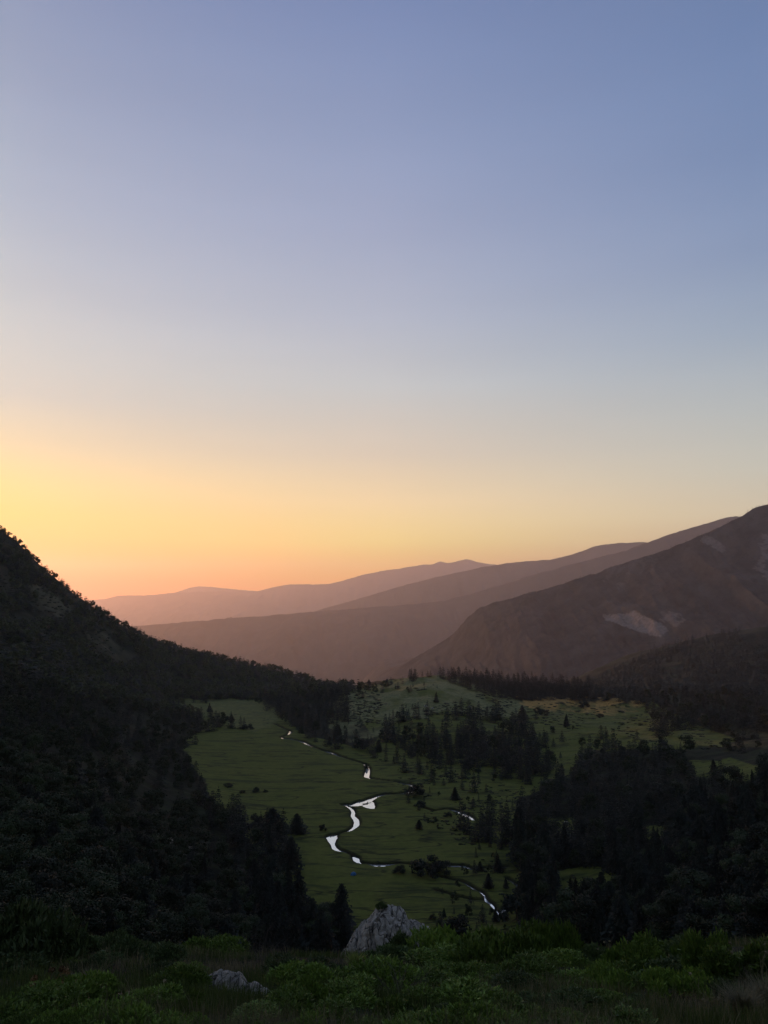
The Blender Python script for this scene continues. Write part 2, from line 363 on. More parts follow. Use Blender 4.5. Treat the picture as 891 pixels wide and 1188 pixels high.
tcc = g.n('ShaderNodeTexCoord'); mpp = g.n('ShaderNodeMapping'); mpp.inputs['Scale'].default_value = (0.03, 0.10, 0.1); g.l(tcc.outputs['Object'], mpp.inputs[0])
nz1 = g.n('ShaderNodeTexNoise'); nz1.inputs['Scale'].default_value = 1.0; nz1.inputs['Detail'].default_value = 9; nz1.inputs['Roughness'].default_value = 0.7; g.l(mpp.outputs[0], nz1.inputs['Vector'])
c = g.mix(g.ramp(nz1.outputs['Fac'], [(0.40, (0.75, 0.75, 0.75)), (0.5, (0, 0, 0)), (0.62, (0, 0, 0)), (0.7, (0.4, 0.4, 0.4))]), c, (0.022, 0.034, 0.012))
mpl = g.n('ShaderNodeMapping'); mpl.inputs['Scale'].default_value = (0.012, 0.045, 0.1); g.l(tcc.outputs['Object'], mpl.inputs[0])
nz2 = g.n('ShaderNodeTexNoise'); nz2.inputs['Scale'].default_value = 1.0; nz2.inputs['Detail'].default_value = 5; g.l(mpl.outputs[0], nz2.inputs['Vector'])
c = g.mix(g.ramp(nz2.outputs['Fac'], [(0.488, (0, 0, 0)), (0.497, (0.8, 0.8, 0.8)), (0.503, (0.8, 0.8, 0.8)), (0.512, (0, 0, 0))]), c, (0.010, 0.014, 0.007))
c = g.mix(g.attr('knoll'), c, g.ramp(fb, [(0.25, (0.06, 0.075, 0.030)), (0.75, (0.20, 0.21, 0.10))]))
c = g.mix(g.attr('slope_grass'), c, g.ramp(fb, [(0.3, (0.05, 0.056, 0.03)), (0.7, (0.085, 0.085, 0.055))]))
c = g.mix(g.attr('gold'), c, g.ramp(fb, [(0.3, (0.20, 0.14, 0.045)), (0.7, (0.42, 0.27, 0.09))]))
c = g.mix(g.attr('wet'), c, (0.012, 0.012, 0.009))
g.col(c, 0.95); g.b.inputs['Specular IOR Level'].default_value = 0.1
g.bump(g.noise(0.8, 8, rough=0.7), 0.6, 0.5)
KN = [(395,806),(420,796),(450,790),(500,778),(540,786),(600,812),(760,816),(900,852),(900,868),(760,862),(690,845),(640,838),(600,832),(520,828),(470,832),(430,858),(400,860),(380,840)]
kno = (inpoly(PU + 16 * n1, PV + 6 * n1, KN) & front & (RR > 400) & (RR < 1200)).astype(float) * np.clip(0.75 + 1.4 * fbm(GX / 14, GY / 30, 71, 4), 0, 1) * np.where(PU > 610, 0.22, 1)
kno = np.maximum(kno, (inpoly(PU + 10 * n1, PV + 4 * n1, [(195,811),(300,811),(335,835),(290,848),(230,828)]) & front & (RR > 500) & (RR < 1200)) * 0.4)
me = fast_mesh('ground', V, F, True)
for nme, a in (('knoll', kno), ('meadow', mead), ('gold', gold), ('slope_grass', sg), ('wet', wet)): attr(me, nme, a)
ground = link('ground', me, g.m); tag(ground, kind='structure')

# stream water
wm = M('stream_water').col((0.84, 0.93, 1.0), 0.05)
wm.b.inputs['Metallic'].default_value = 0.75; wm.b.inputs['Specular IOR Level'].default_value = 0.8
wm.bump(wm.noise(0.9, 3), 0.03, 0.1)
Vw, Fw = [], []; o0 = 0
for k, Q in enumerate(reach_w):
    d = np.gradient(Q[:, :2], axis=0); d /= np.maximum(np.hypot(d[:, 0], d[:, 1])[:, None], 1e-6); nrm = np.stack([-d[:, 1], d[:, 0]], 1)
    w = (Q[:, 2] / 2 + 0.1)[:, None]
    Lp, Rp = Q[:, :2] + nrm * w, Q[:, :2] - nrm * w; zz = np.full((len(Q), 1), ZW + 0.01 * k)
    Vw += [np.hstack([Lp, zz]), np.hstack([Rp, zz])]; n = len(Q)
    a = np.arange(n - 1); a = a[Q[:-1, 2] > (1.0 if k < 3 else 0.36)]; Fw.append(np.stack([o0 + a, o0 + a + 1, o0 + n + a + 1, o0 + n + a], 1)); o0 += 2 * n
water = link('stream', fast_mesh('stream', np.concatenate(Vw), np.concatenate(Fw)), wm.m); tag(water, kind='structure')

# ------------------------------------------------------------------ distant mountains
def ridge(name, crest, zfoot, depth, mat, seed, rough_amp, nu=520, nt_=90, masks=None, foot_curve=1.2, jag=0.0, far=1.0):
    """crest: (u, v, distance) along the skyline; the body falls forward to zfoot over `depth` metres, and behind"""
    cr = np.array(crest, float); cr[:, 2] *= far; zfoot *= far; depth *= far; rough_amp *= far; jag *= far
    u = np.linspace(cr[0, 0], cr[-1, 0], nu)
    v = np.interp(u, cr[:, 0], cr[:, 1]); y = np.interp(u, cr[:, 0], cr[:, 2])
    k = np.ones(3) / 3.0; vp = np.pad(v, 1, mode='edge'); v = np.convolve(vp, k, 'valid')
    sx, sz = slopes(u, v); xc, zc = sx * y, sz * y
    t = np.concatenate([-np.linspace(1, 0.04, 14), np.linspace(0, 1, nt_) ** 1.1])
    Ug, T = np.meshgrid(np.arange(nu), t, indexing='ij')
    X = xc[Ug] + 0 * T; Yc = y[Ug]; Z0 = zc[Ug]
    Yv = Yc - T * depth
    X = X - 0.25 * T * depth * (X / np.maximum(Yc, 1)) * 0
    Zf = np.minimum(zfoot, Z0 - 20)
    prof_ = np.where(T >= 0, 1 - T ** (1 / foot_curve), 1 - (-T) ** 1.0 * 0.9)
    Z = Zf + (Z0 - Zf) * prof_
    nz = fbm(X / (depth * 0.28), Yv / (depth * 0.5), seed, 6, 0.52)
    gul = 1 - 2 * np.abs(fbm(X / (depth * 0.16) + 0.25 * Yv / depth, Yv / (depth * 0.8), seed + 11, 5, 0.55)); nz = nz * 0.75 + 0.55 * (gul - 0.8)
    edge = np.sin(np.clip(np.abs(T), 0, 1) * math.pi) ** 0.7
    Z = Z + rough_amp * nz * edge * np.minimum(1, (Z0 - Zf) / 200) + jag * fbm(X / (jag * 8 + 1), Yv / (jag * 8 + 1), seed + 7, 4, 0.6) * (jag > 0)
    Vv = np.stack([X.ravel(), Yv.ravel(), Z.ravel()], 1); I = np.arange(X.size).reshape(X.shape)
    m_ = fast_mesh(name, Vv, quad(I)[:, ::-1], True)
    if masks:
        pu, pv = project(X, Yv, Z); nn = fbm(X / 70, Yv / 70, seed + 3, 6, 0.65) * 2.6
        a = np.zeros(X.shape)
        for poly, s, wob in masks: a = np.maximum(a, s * inpoly(pu + wob * nn, pv + wob * 0.6 * nn, poly))
        attr(m_, 'scree', a)
    o = link(name, m_, mat); tag(o, kind='structure'); return o, (X, Yv, Z)
def mtn_mat(name, a, b, scale, scree=False):
    m = M(name); f = m.noise(scale, 10, rough=0.7); c = m.ramp(f, [(0.38, a), (0.62, b)])
    if scree: c = m.mix(m.attr('scree'), c, m.ramp(m.noise(scale * 6, 8, rough=0.7), [(0.3, (0.10, 0.098, 0.096)), (0.7, (0.27, 0.26, 0.255))]))
    m.col(c, 1.0); m.b.inputs['Specular IOR Level'].default_value = 0.05
    m.bump(m.noise(scale * 4, 8, rough=0.75), 0.8, 12.0); return m.m
mA = mtn_mat('wooded_mountainside', (0.020, 0.026, 0.026), (0.062, 0.066, 0.066), 0.011, True)
mB = mtn_mat('hazy_mountainside', (0.03, 0.032, 0.026), (0.06, 0.055, 0.045), 0.002)
SC = [([(702,716),(712,712),(730,710),(735,706),(742,712),(760,720),(775,728),(778,733),(765,738),(750,736),(735,730),(715,724),(703,721)], 0.85, 3),
      ([(785,712),(792,712),(788,722),(776,726),(770,722)], 0.5, 6), ([(815,627),(828,624),(838,632),(830,636),(818,632)], 0.5, 6),
      ([(877,622),(886,618),(893,625),(893,692),(884,680),(880,650)], 0.5, 10), ([(735,652),(752,644),(760,646),(740,664),(722,682),(712,684)], 0.22, 10)]
R2, g_r2 = ridge('mountain', [(380,880,3500),(415,812,3500),(435,790,3450),(460,776,3420),(482,763,3400),(505,749,3350),(521,739,3300),(533,728,3250),(542,717,3200),(556,706,3150),(574,698,3100),(591,694,3050),(625,686,3000),(658,675,2950),(692,665,2900),(726,652,2850),(759,643,2800),(793,630,2750),(827,615,2700),(850,603,2680),(877,589,2650),(891,585,2630),(960,560,2600),(1050,535,2600),(1150,540,2700)],
      -330, 1150, mA, 3, 90, nu=760, nt_=150, masks=SC, jag=7, far=1.3)
R3, g_r3 = ridge('far_mountain', [(40,735,5200),(120,728,5200),(178,725,5200),(236,720,5150),(312,714,5100),(362,710,5050),(451,703,5000),(510,698,4900),(546,689,4850),(591,676,4800),(625,665,4700),(658,656,4650),(692,647,4600),(726,639,4500),(749,630,4450),(776,621,4400),(810,610,4350),(843,600,4300),(870,598,4300),(960,596,4300)],
      -470, 2000, mB, 13, 170, nu=420, jag=6, far=1.9)
R4, g_r4 = ridge('far_mountain', [(300,728,6800),(366,709,6800),(415,695,6700),(469,679,6600),(500,671,6550),(532,664,6500),(560,658,6450),(591,653,6400),(615,651,6400),(641,649,6400),(665,643,6350),(692,633,6300),(716,630,6250),(749,629,6200),(800,640,6200),(900,660,6200)],
      -420, 1500, mB, 23, 150, nu=300, jag=5, far=1.85)
R5, g_r5 = ridge('horizon_mountain', [(-100,704,9400),(0,700,9400),(90,697,9400),(121,695,9400),(138,691,9400),(168,691,9400),(202,688,9300),(245,686,9300),(300,686,9300),(318,681,9250),(335,678,9250),(380,678,9200),(400,673,9150),(424,666,9100),(447,662,9100),(469,659,9000),(490,655,9000),(503,655,9000),(510,650.5,9000),(520,653.5,9000),(532,650.5,9000),(544,648.5,9000),(553,652,9000),(565,654,9000),(581,656,9000),(640,660,9000),(750,680,9000)],
      -430, 1900, mB, 33, 150, nu=300, jag=7, far=2.2)
R6, g_r6 = ridge('horizon_mountain', [(120,700,11200),(180,693,11200),(205,687,11200),(220,682,11200),(232,680,11200),(246,681,11200),(265,683,11200),(285,685,11200),(320,687,11200),(400,690,11200)],
      -420, 1200, mB, 43, 120, nu=200, jag=5, far=2.0)

# ------------------------------------------------------------------ haze
hz = M('valley_haze'); hz.nt.nodes.remove(hz.b)
pv_ = hz.n('ShaderNodeVolumePrincipled'); pv_.inputs['Color'].default_value = (0.92, 0.90, 0.97, 1)
pv_.inputs['Density'].default_value = 4.3e-5; pv_.inputs['Anisotropy'].default_value = 0.60
hz.l(pv_.outputs[0], hz.nt.nodes['Material Output'].inputs['Volume'])
x0, x1, y0, y1, zb, zt = -22000, 22000, -22000, 23600, -1250, 1190
bv = np.array([(x, y, z) for x in (x0, x1) for y in (y0, y1) for z in (zb, zt)])
bf = np.array([(0, 1, 3, 2), (4, 6, 7, 5), (0, 4, 5, 1), (2, 3, 7, 6), (0, 2, 6, 4), (1, 5, 7, 3)])
haze = link('haze', fast_mesh('haze', bv, bf), hz.m); tag(haze, kind='stuff')

# ------------------------------------------------------------------ tree templates (height 1, base at 0)
def trunk_mesh(h, r, name, limbs=0, seed=0, bend=0.02):
    rg = np.random.RandomState(seed); V, F = [], []
    def tube(p0, p1, r0, r1, n=6, seg=4):
        base = sum(len(a) for a in V); pts = []
        for s in range(seg + 1):
            t = s / seg; c = p0 * (1 - t) + p1 * t + bend * math.sin(t * 3) * np.array([1, 0.4, 0]) * (s > 0)
            ra = r0 * (1 - t) + r1 * t
            for k in range(n):
                a = 2 * math.pi * k / n; pts.append(c + ra * np.array([math.cos(a), math.sin(a), 0]))
        V.append(np.array(pts))
        for s in range(seg):
            for k in range(n):
                a, b = base + s * n + k, base + s * n + (k + 1) % n; F.append((a, b, b + n, a + n))
    tube(np.array([0, 0, -0.05]), np.array([0, 0, h]), r, r * 0.25)
    for i in range(limbs):
        a = rg.rand() * 6.28; z = h * (0.35 + 0.5 * i / max(limbs, 1))
        tube(np.array([0, 0, z]), np.array([0.25 * math.cos(a), 0.25 * math.sin(a), z + 0.25]), r * 0.45, r * 0.1, 5, 3)
    return fast_mesh(name, np.concatenate(V), np.array(F), True)
def conifer_tris(seed, layers, nb, sub, width=0.19, low=0.04, spike=True, power=0.85):
    rg = np.random.RandomState(seed); T = []
    lean = rg.randn(2) * 0.01
    for i in range(layers):
        t = (i + rg.rand() * 0.5) / layers; z = low + (0.97 - low) * t
        rad = width * (1 - t) ** power * (0.85 + 0.3 * rg.rand()) + 0.008
        if rg.rand() < 0.08: rad *= 0.6
        for k in range(nb):
            a = 2 * math.pi * (k + rg.rand() * 0.8) / nb; L_ = rad * (0.65 + 0.55 * rg.rand())
            d = np.array([math.cos(a), math.sin(a), 0]); s = np.array([-math.sin(a), math.cos(a), 0])
            root = np.array([lean[0] * t, lean[1] * t, z + 0.015]); tip = root + d * L_ + np.array([0, 0, -0.35 * L_ + 0.02 * rg.randn()])
            w = L_ * 0.38
            if sub <= 1:
                T.append([root, root + d * L_ * 0.6 + s * w + [0, 0, -.3 * L_], tip]); T.append([root, tip, root + d * L_ * 0.6 - s * w + [0, 0, -.3 * L_]])
            else:
                for q in range(sub):
                    f = (q + 0.3) / sub; c = root * (1 - f) + tip * f; ww = w * (1 - f * 0.6) * (0.6 + 0.6 * rg.rand())
                    for sg_ in (-1, 1):
                        e = c + d * L_ * 0.22 + s * ww * sg_ + np.array([0, 0, -0.018 - 0.03 * rg.rand()])
                        T.append([c + [0, 0, 0.006], e, c + d * L_ * 0.30 + [0, 0, -0.01]])
                    T.append([c + [0, 0, 0.004], c + d * L_ * 0.34 + s * ww * 0.25 + [0, 0, 0.004 - 0.02 * rg.rand()], c + d * L_ * 0.3 - s * ww * 0.25 + [0, 0, -0.035 * rg.rand()]])
    if not spike: return np.array(T, float).reshape(-1, 3, 3)
    T.append([[-.006, 0, .9], [.006, 0, .9], [lean[0], lean[1], 1.0]]); T.append([[0, -.006, .9], [0, .006, .9], [lean[0], lean[1], 1.0]])
    return np.array(T, float).reshape(-1, 3, 3)
def leaf_cloud(rg, centres, radii, n, size, up=0.3):
    T = []
    for c, r in zip(centres, radii):
        m = int(n * (r / np.mean(radii)) ** 2)
        d = rg.randn(m, 3); d /= np.linalg.norm(d, axis=1)[:, None]; rr = r * (0.55 + 0.5 * rg.rand(m, 1))
        p = c + d * rr * np.array([1, 1, 0.8])
        nn = d + 0.4 * rg.randn(m, 3); a = np.cross(nn, rg.randn(m, 3)); a /= np.linalg.norm(a, axis=1)[:, None]; b = np.cross(nn, a); b /= np.linalg.norm(b, axis=1)[:, None]
        s = size * (0.6 + 0.8 * rg.rand(m, 1))
        T.append(np.stack([p - a * s * 0.5, p + b * s * 0.45, p + a * s * 0.5], 1)); T.append(np.stack([p - a * s * 0.5, p + a * s * 0.5, p - b * s * 0.4], 1))
    return np.concatenate(T)
def broad_tris(seed, clumps, n, size):
    rg = np.random.RandomState(seed); cs, rs_ = [], []
    for k in range(clumps):
        t = rg.rand() ** 0.8; z = 0.22 + 0.68 * t; rad = 0.30 * math.sin(math.pi * min(1, (0.15 + 0.8 * t))) ** 0.6 * (0.5 + 0.55 * rg.rand())
        a = rg.rand() * 6.28; cs.append([rad * math.cos(a), rad * math.sin(a), z]); rs_.append(0.10 + 0.10 * rg.rand())
    return leaf_cloud(rg, np.array(cs), np.array(rs_), n, size)
def tri_mesh(name, T): return fast_mesh(name, T.reshape(-1, 3), np.arange(len(T) * 3).reshape(-1, 3))

CON = [(tri_mesh('conifer_crown', conifer_tris(s, 28, 11, 3, w, lo, True, pw)), trunk_mesh(0.9, 0.016, 'conifer_trunk', 0, s)) for s, w, lo, pw in ((1, .25, .04, .85), (2, .30, .05, .6), (3, .20, .08, .9), (4, .34, .03, .7), (5, .27, .12, .55), (6, .23, .02, 1.0), (7, .31, .18, .5))]
BRO = [(tri_mesh('broadleaf_crown', broad_tris(s, 15, 230, 0.036)), trunk_mesh(0.62, 0.02, 'broadleaf_trunk', 4, s)) for s in (11, 12, 13, 14)]
CLUMP = []     # low round pines and bushes of the meadow
for s in (21, 22, 23):
    rg = np.random.RandomState(s); a = rg.rand(16) * 6.28; q = rg.rand(16) ** 0.5 * 0.42
    cs = np.stack([q * np.cos(a), q * np.sin(a), 0.15 + 0.6 * rg.rand(16) * (1 - (q / 0.5) ** 2)], 1)
    CLUMP.append((tri_mesh('bush_crown', leaf_cloud(rg, cs, 0.12 + 0.08 * rg.rand(16), 90, 0.06)), trunk_mesh(0.5, 0.025, 'bush_stem', 3, s)))
for a, b in CON: a.materials.append(MAT['conifer']); b.materials.append(MAT['bark'])
for a, b in BRO: a.materials.append(MAT['broadleaf']); b.materials.append(MAT['bark'])
for a, b in CLUMP: a.materials.append(MAT['conifer']); b.materials.append(MAT['bark'])
rnd = random.Random(5)
def plant(name, kindset, x, y, z, h, label, cat, group=None, wide=1.0, i=None):
    cr, tr = kindset[rnd.randrange(len(kindset)) if i is None else i % len(kindset)]
    e = bpy.data.objects.new(name, None); C.objects.link(e); e.empty_display_size = 0.5
    e.location = (x, y, z - 0.2); e.rotation_euler = (0, 0, rnd.random() * 6.28); e.scale = (h * wide, h * wide, h)
    tag(e, label, cat, group)
    t = bpy.data.objects.new('trunk', tr); C.objects.link(t); t.parent = e
    c = bpy.data.objects.new('crown', cr); C.objects.link(c); c.parent = e
    return e
def mass(name, tris_list, pts, mat, seed, label=None):
    """one stuff object: pts rows x, y, z, height, width factor"""
    rg = np.random.RandomState(seed); out = []
    pts = np.asarray(pts); which = rg.randint(0, len(tris_list), len(pts)); ang = rg.rand(len(pts)) * 6.28
    for k, T in enumerate(tris_list):
        s = pts[which == k]
        if not len(s): continue
        a = ang[which == k]; ca, sa = np.cos(a)[:, None, None], np.sin(a)[:, None, None]
        h = s[:, 3][:, None, None]; w = h * s[:, 4][:, None, None]
        x = (T[None, :, :, 0] * ca - T[None, :, :, 1] * sa) * w + s[:, 0][:, None, None]
        y = (T[None, :, :, 0] * sa + T[None, :, :, 1] * ca) * w + s[:, 1][:, None, None]
        z = T[None, :, :, 2] * h + s[:, 2][:, None, None] - 0.2
        out.append(np.stack([x, y, z], -1).reshape(-1, 3, 3))
    T = np.concatenate(out); o = link(name, tri_mesh(name, T), mat); tag(o, label, kind='stuff'); return o
FARCON = [conifer_tris(s, 7, 7, 1, w, .03, False, pw) for s, w, pw in ((31, .36, .6), (32, .30, .8), (33, .44, .45), (34, .40, .5))]
MIDCON = [conifer_tris(s, 15, 8, 2, w, .04, True, pw) for s, w, pw in ((34, .27, .85), (35, .33, .55), (36, .24, .9), (37, .36, .6))]
FARBRO = [broad_tris(s, 12, 24, 0.13) for s in (41, 42)]
MIDBRO = [broad_tris(s, 18, 60, 0.06) for s in (43, 44, 45)]

# ------------------------------------------------------------------ woods
def scatter(poly, spacing_px, seed, ymin=60, clump=None):
    """points on the slopes seen inside an outline, about spacing_px apart in the view"""
    rg = np.random.RandomState(seed); p = np.array(poly, float)
    (u0, v0), (u1, v1) = p.min(0), p.max(0)
    sx_, sy_ = spacing_px
    nu, nv = int((u1 - u0) / sx_) + 1, int((v1 - v0) / sy_) + 1
    U, Vv = np.meshgrid(u0 + (np.arange(nu)) * sx_, v0 + np.arange(nv) * sy_)
    U = (U + (np.arange(nv)[:, None] % 2) * sx_ / 2 + (rg.rand(nv, nu) - 0.5) * sx_ * 0.9).ravel(); Vv = (Vv + (rg.rand(nv, nu) - 0.5) * sy_ * 0.9).ravel()
    k = inpoly(U, Vv, poly)
    if clump is not None: k &= fbm(U / 30, Vv / 18, seed, 3) > clump
    U, Vv = U[k], Vv[k]
    x, y, z, ok = hits(U, Vv, ymin)
    s = ok & (y < 2200); return x[s], y[s], z[s], U[s], Vv[s]
cand = []   # dict per tree
def zone(poly, spacing, seed, kinds, hrange, label, group, ymin=60, clump=None):
    x, y, z, U, Vv = scatter(poly, spacing, seed, ymin, clump); rg = random.Random(seed)
    _, dm = carve_depth(x, y)
    for i in range(len(x)):
        if dm[i] < 3 or any(inpoly(U[i], Vv[i] - 4, p) for p in CLEAR): continue
        kd = 'con' if rg.random() < kinds else 'bro'
        h = rg.uniform(*hrange) * (0.8 if kd == 'bro' else 1.0)
        h = min(h, 56 * y[i] / FPX)
        cand.append(dict(x=x[i], y=y[i], z=z[i], u=U[i], v=Vv[i], k=kd, h=h, px=h * FPX / y[i], w=rg.uniform(0.85, 1.2), lab=label, grp=group))
# near left slope
zone([(-70,880),(60,860),(150,860),(215,885),(250,940),(285,985),(300,1010),(330,1040),(345,1075),(340,1120),(-70,1120)], (18, 15), 101, 0.2, (10, 14),
     ('dark conifer in the birch wood on the near valley slope', 'pale birch crown in the broadleaf wood on the near valley slope'), 'near valley slope wood')
zone([(215,900),(250,935),(300,965),(330,975),(332,1000),(350,1050),(352,1085),(400,1075),(400,1120),(300,1120),(290,1010),(240,960)], (13, 12), 102, 0.95, (12, 17),
     ('dark conifer at the edge of the near slope wood beside the meadow', 'birch at the edge of the near slope wood beside the meadow'), 'wood along the meadow edge')
zone([(-70,770),(60,790),(150,820),(235,835),(290,845),(235,855),(212,880),(240,915),(150,875),(60,865),(-70,880)], (10, 7.5), 103, 0.6, (10, 14),
     ('conifer in the dark wood halfway down the mountainside', 'broadleaf tree in the dark wood halfway down the mountainside'), 'lower mountainside wood')
zone([(190,835),(235,825),(290,846),(240,852),(200,850)], (9, 7), 104, 0.9, (11, 15),
     ('dark conifer in the tongue of wood between the two left meadows', 'bushy tree in the tongue of wood between the two left meadows'), 'wood between two meadows')
# beyond the stream
zone([(300,812),(330,800),(400,800),(408,835),(380,850),(345,848),(318,836)], (7.5, 6), 105, 0.95, (12, 17),
     ('dark conifer in the stand where the stream leaves the meadow', 'leafy tree in the stand where the stream leaves the meadow'), 'wood at the stream outlet')
zone([(345,848),(400,850),(450,876),(440,884),(400,872),(350,862)], (11, 8), 106, 0.9, (9, 15),
     ('dark conifer standing on the far bank of the upper stream', 'leafy tree standing on the far bank of the upper stream'), 'trees on the far bank')
zone([(445,842),(475,832),(510,828),(560,830),(612,838),(630,862),(640,890),(618,912),(585,905),(540,892),(500,888),(470,872),(440,862)], (8.5, 6.0), 107, 0.97, (9, 18),
     ('dark conifer in the dense wood below the grassy knoll', 'leafy tree in the dense wood below the grassy knoll'), 'dense wood below knoll', clump=-0.32)
zone([(470,782),(500,782),(500,786),(475,792)], (4.5, 3), 108, 1.0, (7, 14), ('conifer on the left brow of the grassy knoll',) * 2, 'row on the knoll brow')
zone([(505,783),(530,781),(560,784),(640,794),(700,802),(690,812),(600,813),(560,806),(530,795)], (4.5, 3.4), 109, 1.0, (10, 17), ('conifer in the wood behind the golden meadow',) * 2, 'wood behind golden meadow')
zone([(690,812),(760,808),(960,806),(960,850),(800,848),(762,858),(752,838),(748,820)], (8, 5.5), 110, 0.8, (11, 16),
     ('conifer in the wood at the right end of the golden meadow', 'broadleaf tree in the wood at the right end of the golden meadow'), 'wood right of golden meadow')
zone([(680,858),(700,868),(760,872),(800,872),(820,900),(880,905),(960,880),(960,1100),(620,1100),(600,1062),(598,990),(600,950),(610,930),(660,900)], (12.5, 10), 111, 0.72, (8, 18),
     ('dark conifer in the large wood right of the stream', 'leafy tree in the large wood right of the stream'), 'large wood beyond the stream')
zone([(535,958),(600,950),(600,990),(560,982),(540,978)], (13, 10), 112, 0.9, (11, 14), ('dark tree in the clump right of the stream bend',) * 2, 'clump right of stream bend')
zone([(428,838),(500,826),(640,830),(668,905),(620,925),(545,925),(470,900),(430,885)], (15, 9), 114, 0.95, (5, 12), ('',) * 2, 'scattered trees round the knoll wood', clump=-0.05)
zone([(610,836),(700,838),(900,850),(900,884),(760,882),(690,866),(650,880)], (19, 8), 115, 0.8, (4, 11), ('',) * 2, 'scattered trees right of the knoll', clump=-0.02)
zone([(440,885),(560,905),(602,930),(598,1000),(560,1000),(520,985),(480,965),(470,920)], (14, 9), 116, 0.6, (2.5, 6), ('',) * 2, 'scattered trees on the rough ground', clump=0.02)
zone([(385,800),(500,790),(590,812),(600,826),(500,824),(440,838),(400,850)], (12, 5), 117, 0.9, (2.5, 7), ('',) * 2, 'scattered trees on the knoll', clump=0.12)
zone([(520,1010),(600,1000),(640,1050),(600,1085),(500,1085)], (14, 10), 118, 0.6, (2, 6), ('',) * 2, 'scattered trees by the rivulets', clump=0.0)
zone([(192,806),(310,806),(345,822),(300,817),(262,813),(238,818),(200,817)], (7, 4), 119, 0.6, (5, 12), ('',) * 2, 'trees at the head of the upper meadow', clump=-0.05)
print('cand', len(cand))
ISO = [ # u, v of the foot, height px, set, width, label
 (392,862,21,'con',1.2,'lone dark pointed conifer on the far bank of the upper stream'),
 (382,864,10,'con',1.3,'small conifer just left of the lone pointed conifer by the upper stream'),
 (316,972,34,'con',1.5,'largest broad dark conifer standing on the meadow edge left of the stream'),
 (298,962,22,'clump',1.1,'round dark pine between the wood and the largest meadow conifer'),
 (344,966,22,'con',1.7,'broad solitary conifer standing out on the meadow left of the stream pool'),
 (374,964,10,'clump',0.9,'little dark bush beside the broad solitary conifer on the meadow'),
 (297,920,9,'clump',0.9,'small dark bush in the middle of the left meadow'),
 (281,920,6,'clump',1.0,'tiny dark shrub left of the small bush in the left meadow'),
 (308,919,5,'clump',1.0,'tiny dark shrub right of the small bush in the left meadow'),
 (265,913,7,'clump',1.4,'dark shrub patch nearest the wood in the left meadow'),
 (243,826,11,'con',1.4,'upright conifer on the small upper left meadow'),
 (266,836,9,'clump',1.1,'round tree on the lower edge of the upper left meadow'),
 (287,846,10,'clump',1.2,'dark round tree at the tip of the wood between the meadows'),
 (425,890,7,'con',1.4,'tiny conifer at the head of the slender upper pool'),
 (483,923,19,'clump',1.15,'round dark bush at the bend where the stream turns back'),
 (488,936,11,'clump',1.2,'low bush just below the round bush at the stream bend'),
 (486,962,11,'con',1.3,'small pointed conifer on the rough ground right of the stream'),
 (519,948,8,'clump',1.2,'low dark bush beside the small side pool'),
 (528,928,15,'con',1.2,'slim conifer on the open slope below the dense wood'),
 (497,1014,30,'clump',1.15,'biggest dark rounded tree clump beside the lower stream'),
 (512,1012,20,'clump',1.2,'smaller rounded tree at the right of the biggest clump'),
 (464,1013,13,'clump',1.1,'dark bush on the bank left of the biggest rounded clump'),
 (557,1008,11,'con',1.4,'small conifer on the lower stream bank right of the small pool'),
 (578,1008,20,'con',1.5,'broad conifer by the lower stream right of the small pool'),
 (567,1026,16,'con',1.2,'slender conifer between the two lower rivulets'),
 (587,1026,13,'con',1.3,'short conifer at the top of the right rivulet'),
 (600,1064,36,'clump',1.0,'dark spreading tree at the right rivulet above the shrubs'),
 (575,1060,18,'con',1.1,'thin upright conifer between the two rivulets near the shrubs'),
 (530,1088,34,'clump',1.0,'dark shrubby tree just beyond the slope edge right of the crag'),
 (502,1066,8,'clump',1.0,'small bush on the meadow right of the crag'),
 (515,1064,11,'con',1.3,'small dark conifer on the meadow right of the crag'),
 (506,815,13,'con',1.2,'lone small conifer on the right shoulder of the grassy knoll'),
 (606,835,17,'con',1.2,'pointed conifer at the near edge of the golden meadow'),
 (632,830,10,'clump',1.2,'bush pair companion at the middle of the golden meadow'),
 (624,828,11,'clump',0.8,'thin tree left of the bush on the golden meadow'),
 (657,843,15,'con',1.3,'pointed conifer on the grass right of the golden meadow bush'),
 (677,822,11,'clump',1.1,'dark round tree at the back edge of the golden meadow'),
 (696,832,7,'clump',1.1,'small bush near the right end of the golden meadow'),
 (829,905,24,'con',1.4,'broad dark conifer at the head of the small right clearing'),
 (428,798,10,'con',1.1,'conifer first of the spaced row left of the knoll'),
 (418,800,8,'con',1.1,'small conifer at the left end of the spaced row by the knoll'),
 (449,796,9,'con',1.1,'slim conifer nearest the knoll in the spaced row'),
 (439,872,14,'con',1.2,'conifer beside the wood above the slender pool'),
 (420,870,16,'clump',1.2,'rounded dark tree above the slender pool'),
 (533,866,14,'con',1.1,'pale edged conifer standing before the dense wood'),
]
for (u, v, hp, kd, w, lab) in ISO:
    h_ = hit(u, v, 60)
    if h_ is None: continue
    x, y, z = h_; h = hp * y / FPX
    if kd == 'con': plant('conifer', CON, x, y, z, h, lab, 'tree', None, w)
    else: plant('bushy_tree', CLUMP, x, y, z, h * 1.05, lab, 'tree', None, w * 1.1)
ORD = ['first','second','third','fourth','fifth','sixth','seventh','eighth','ninth','tenth','eleventh','twelfth','thirteenth','fourteenth','fifteenth','sixteenth','seventeenth','eighteenth','nineteenth','twentieth']
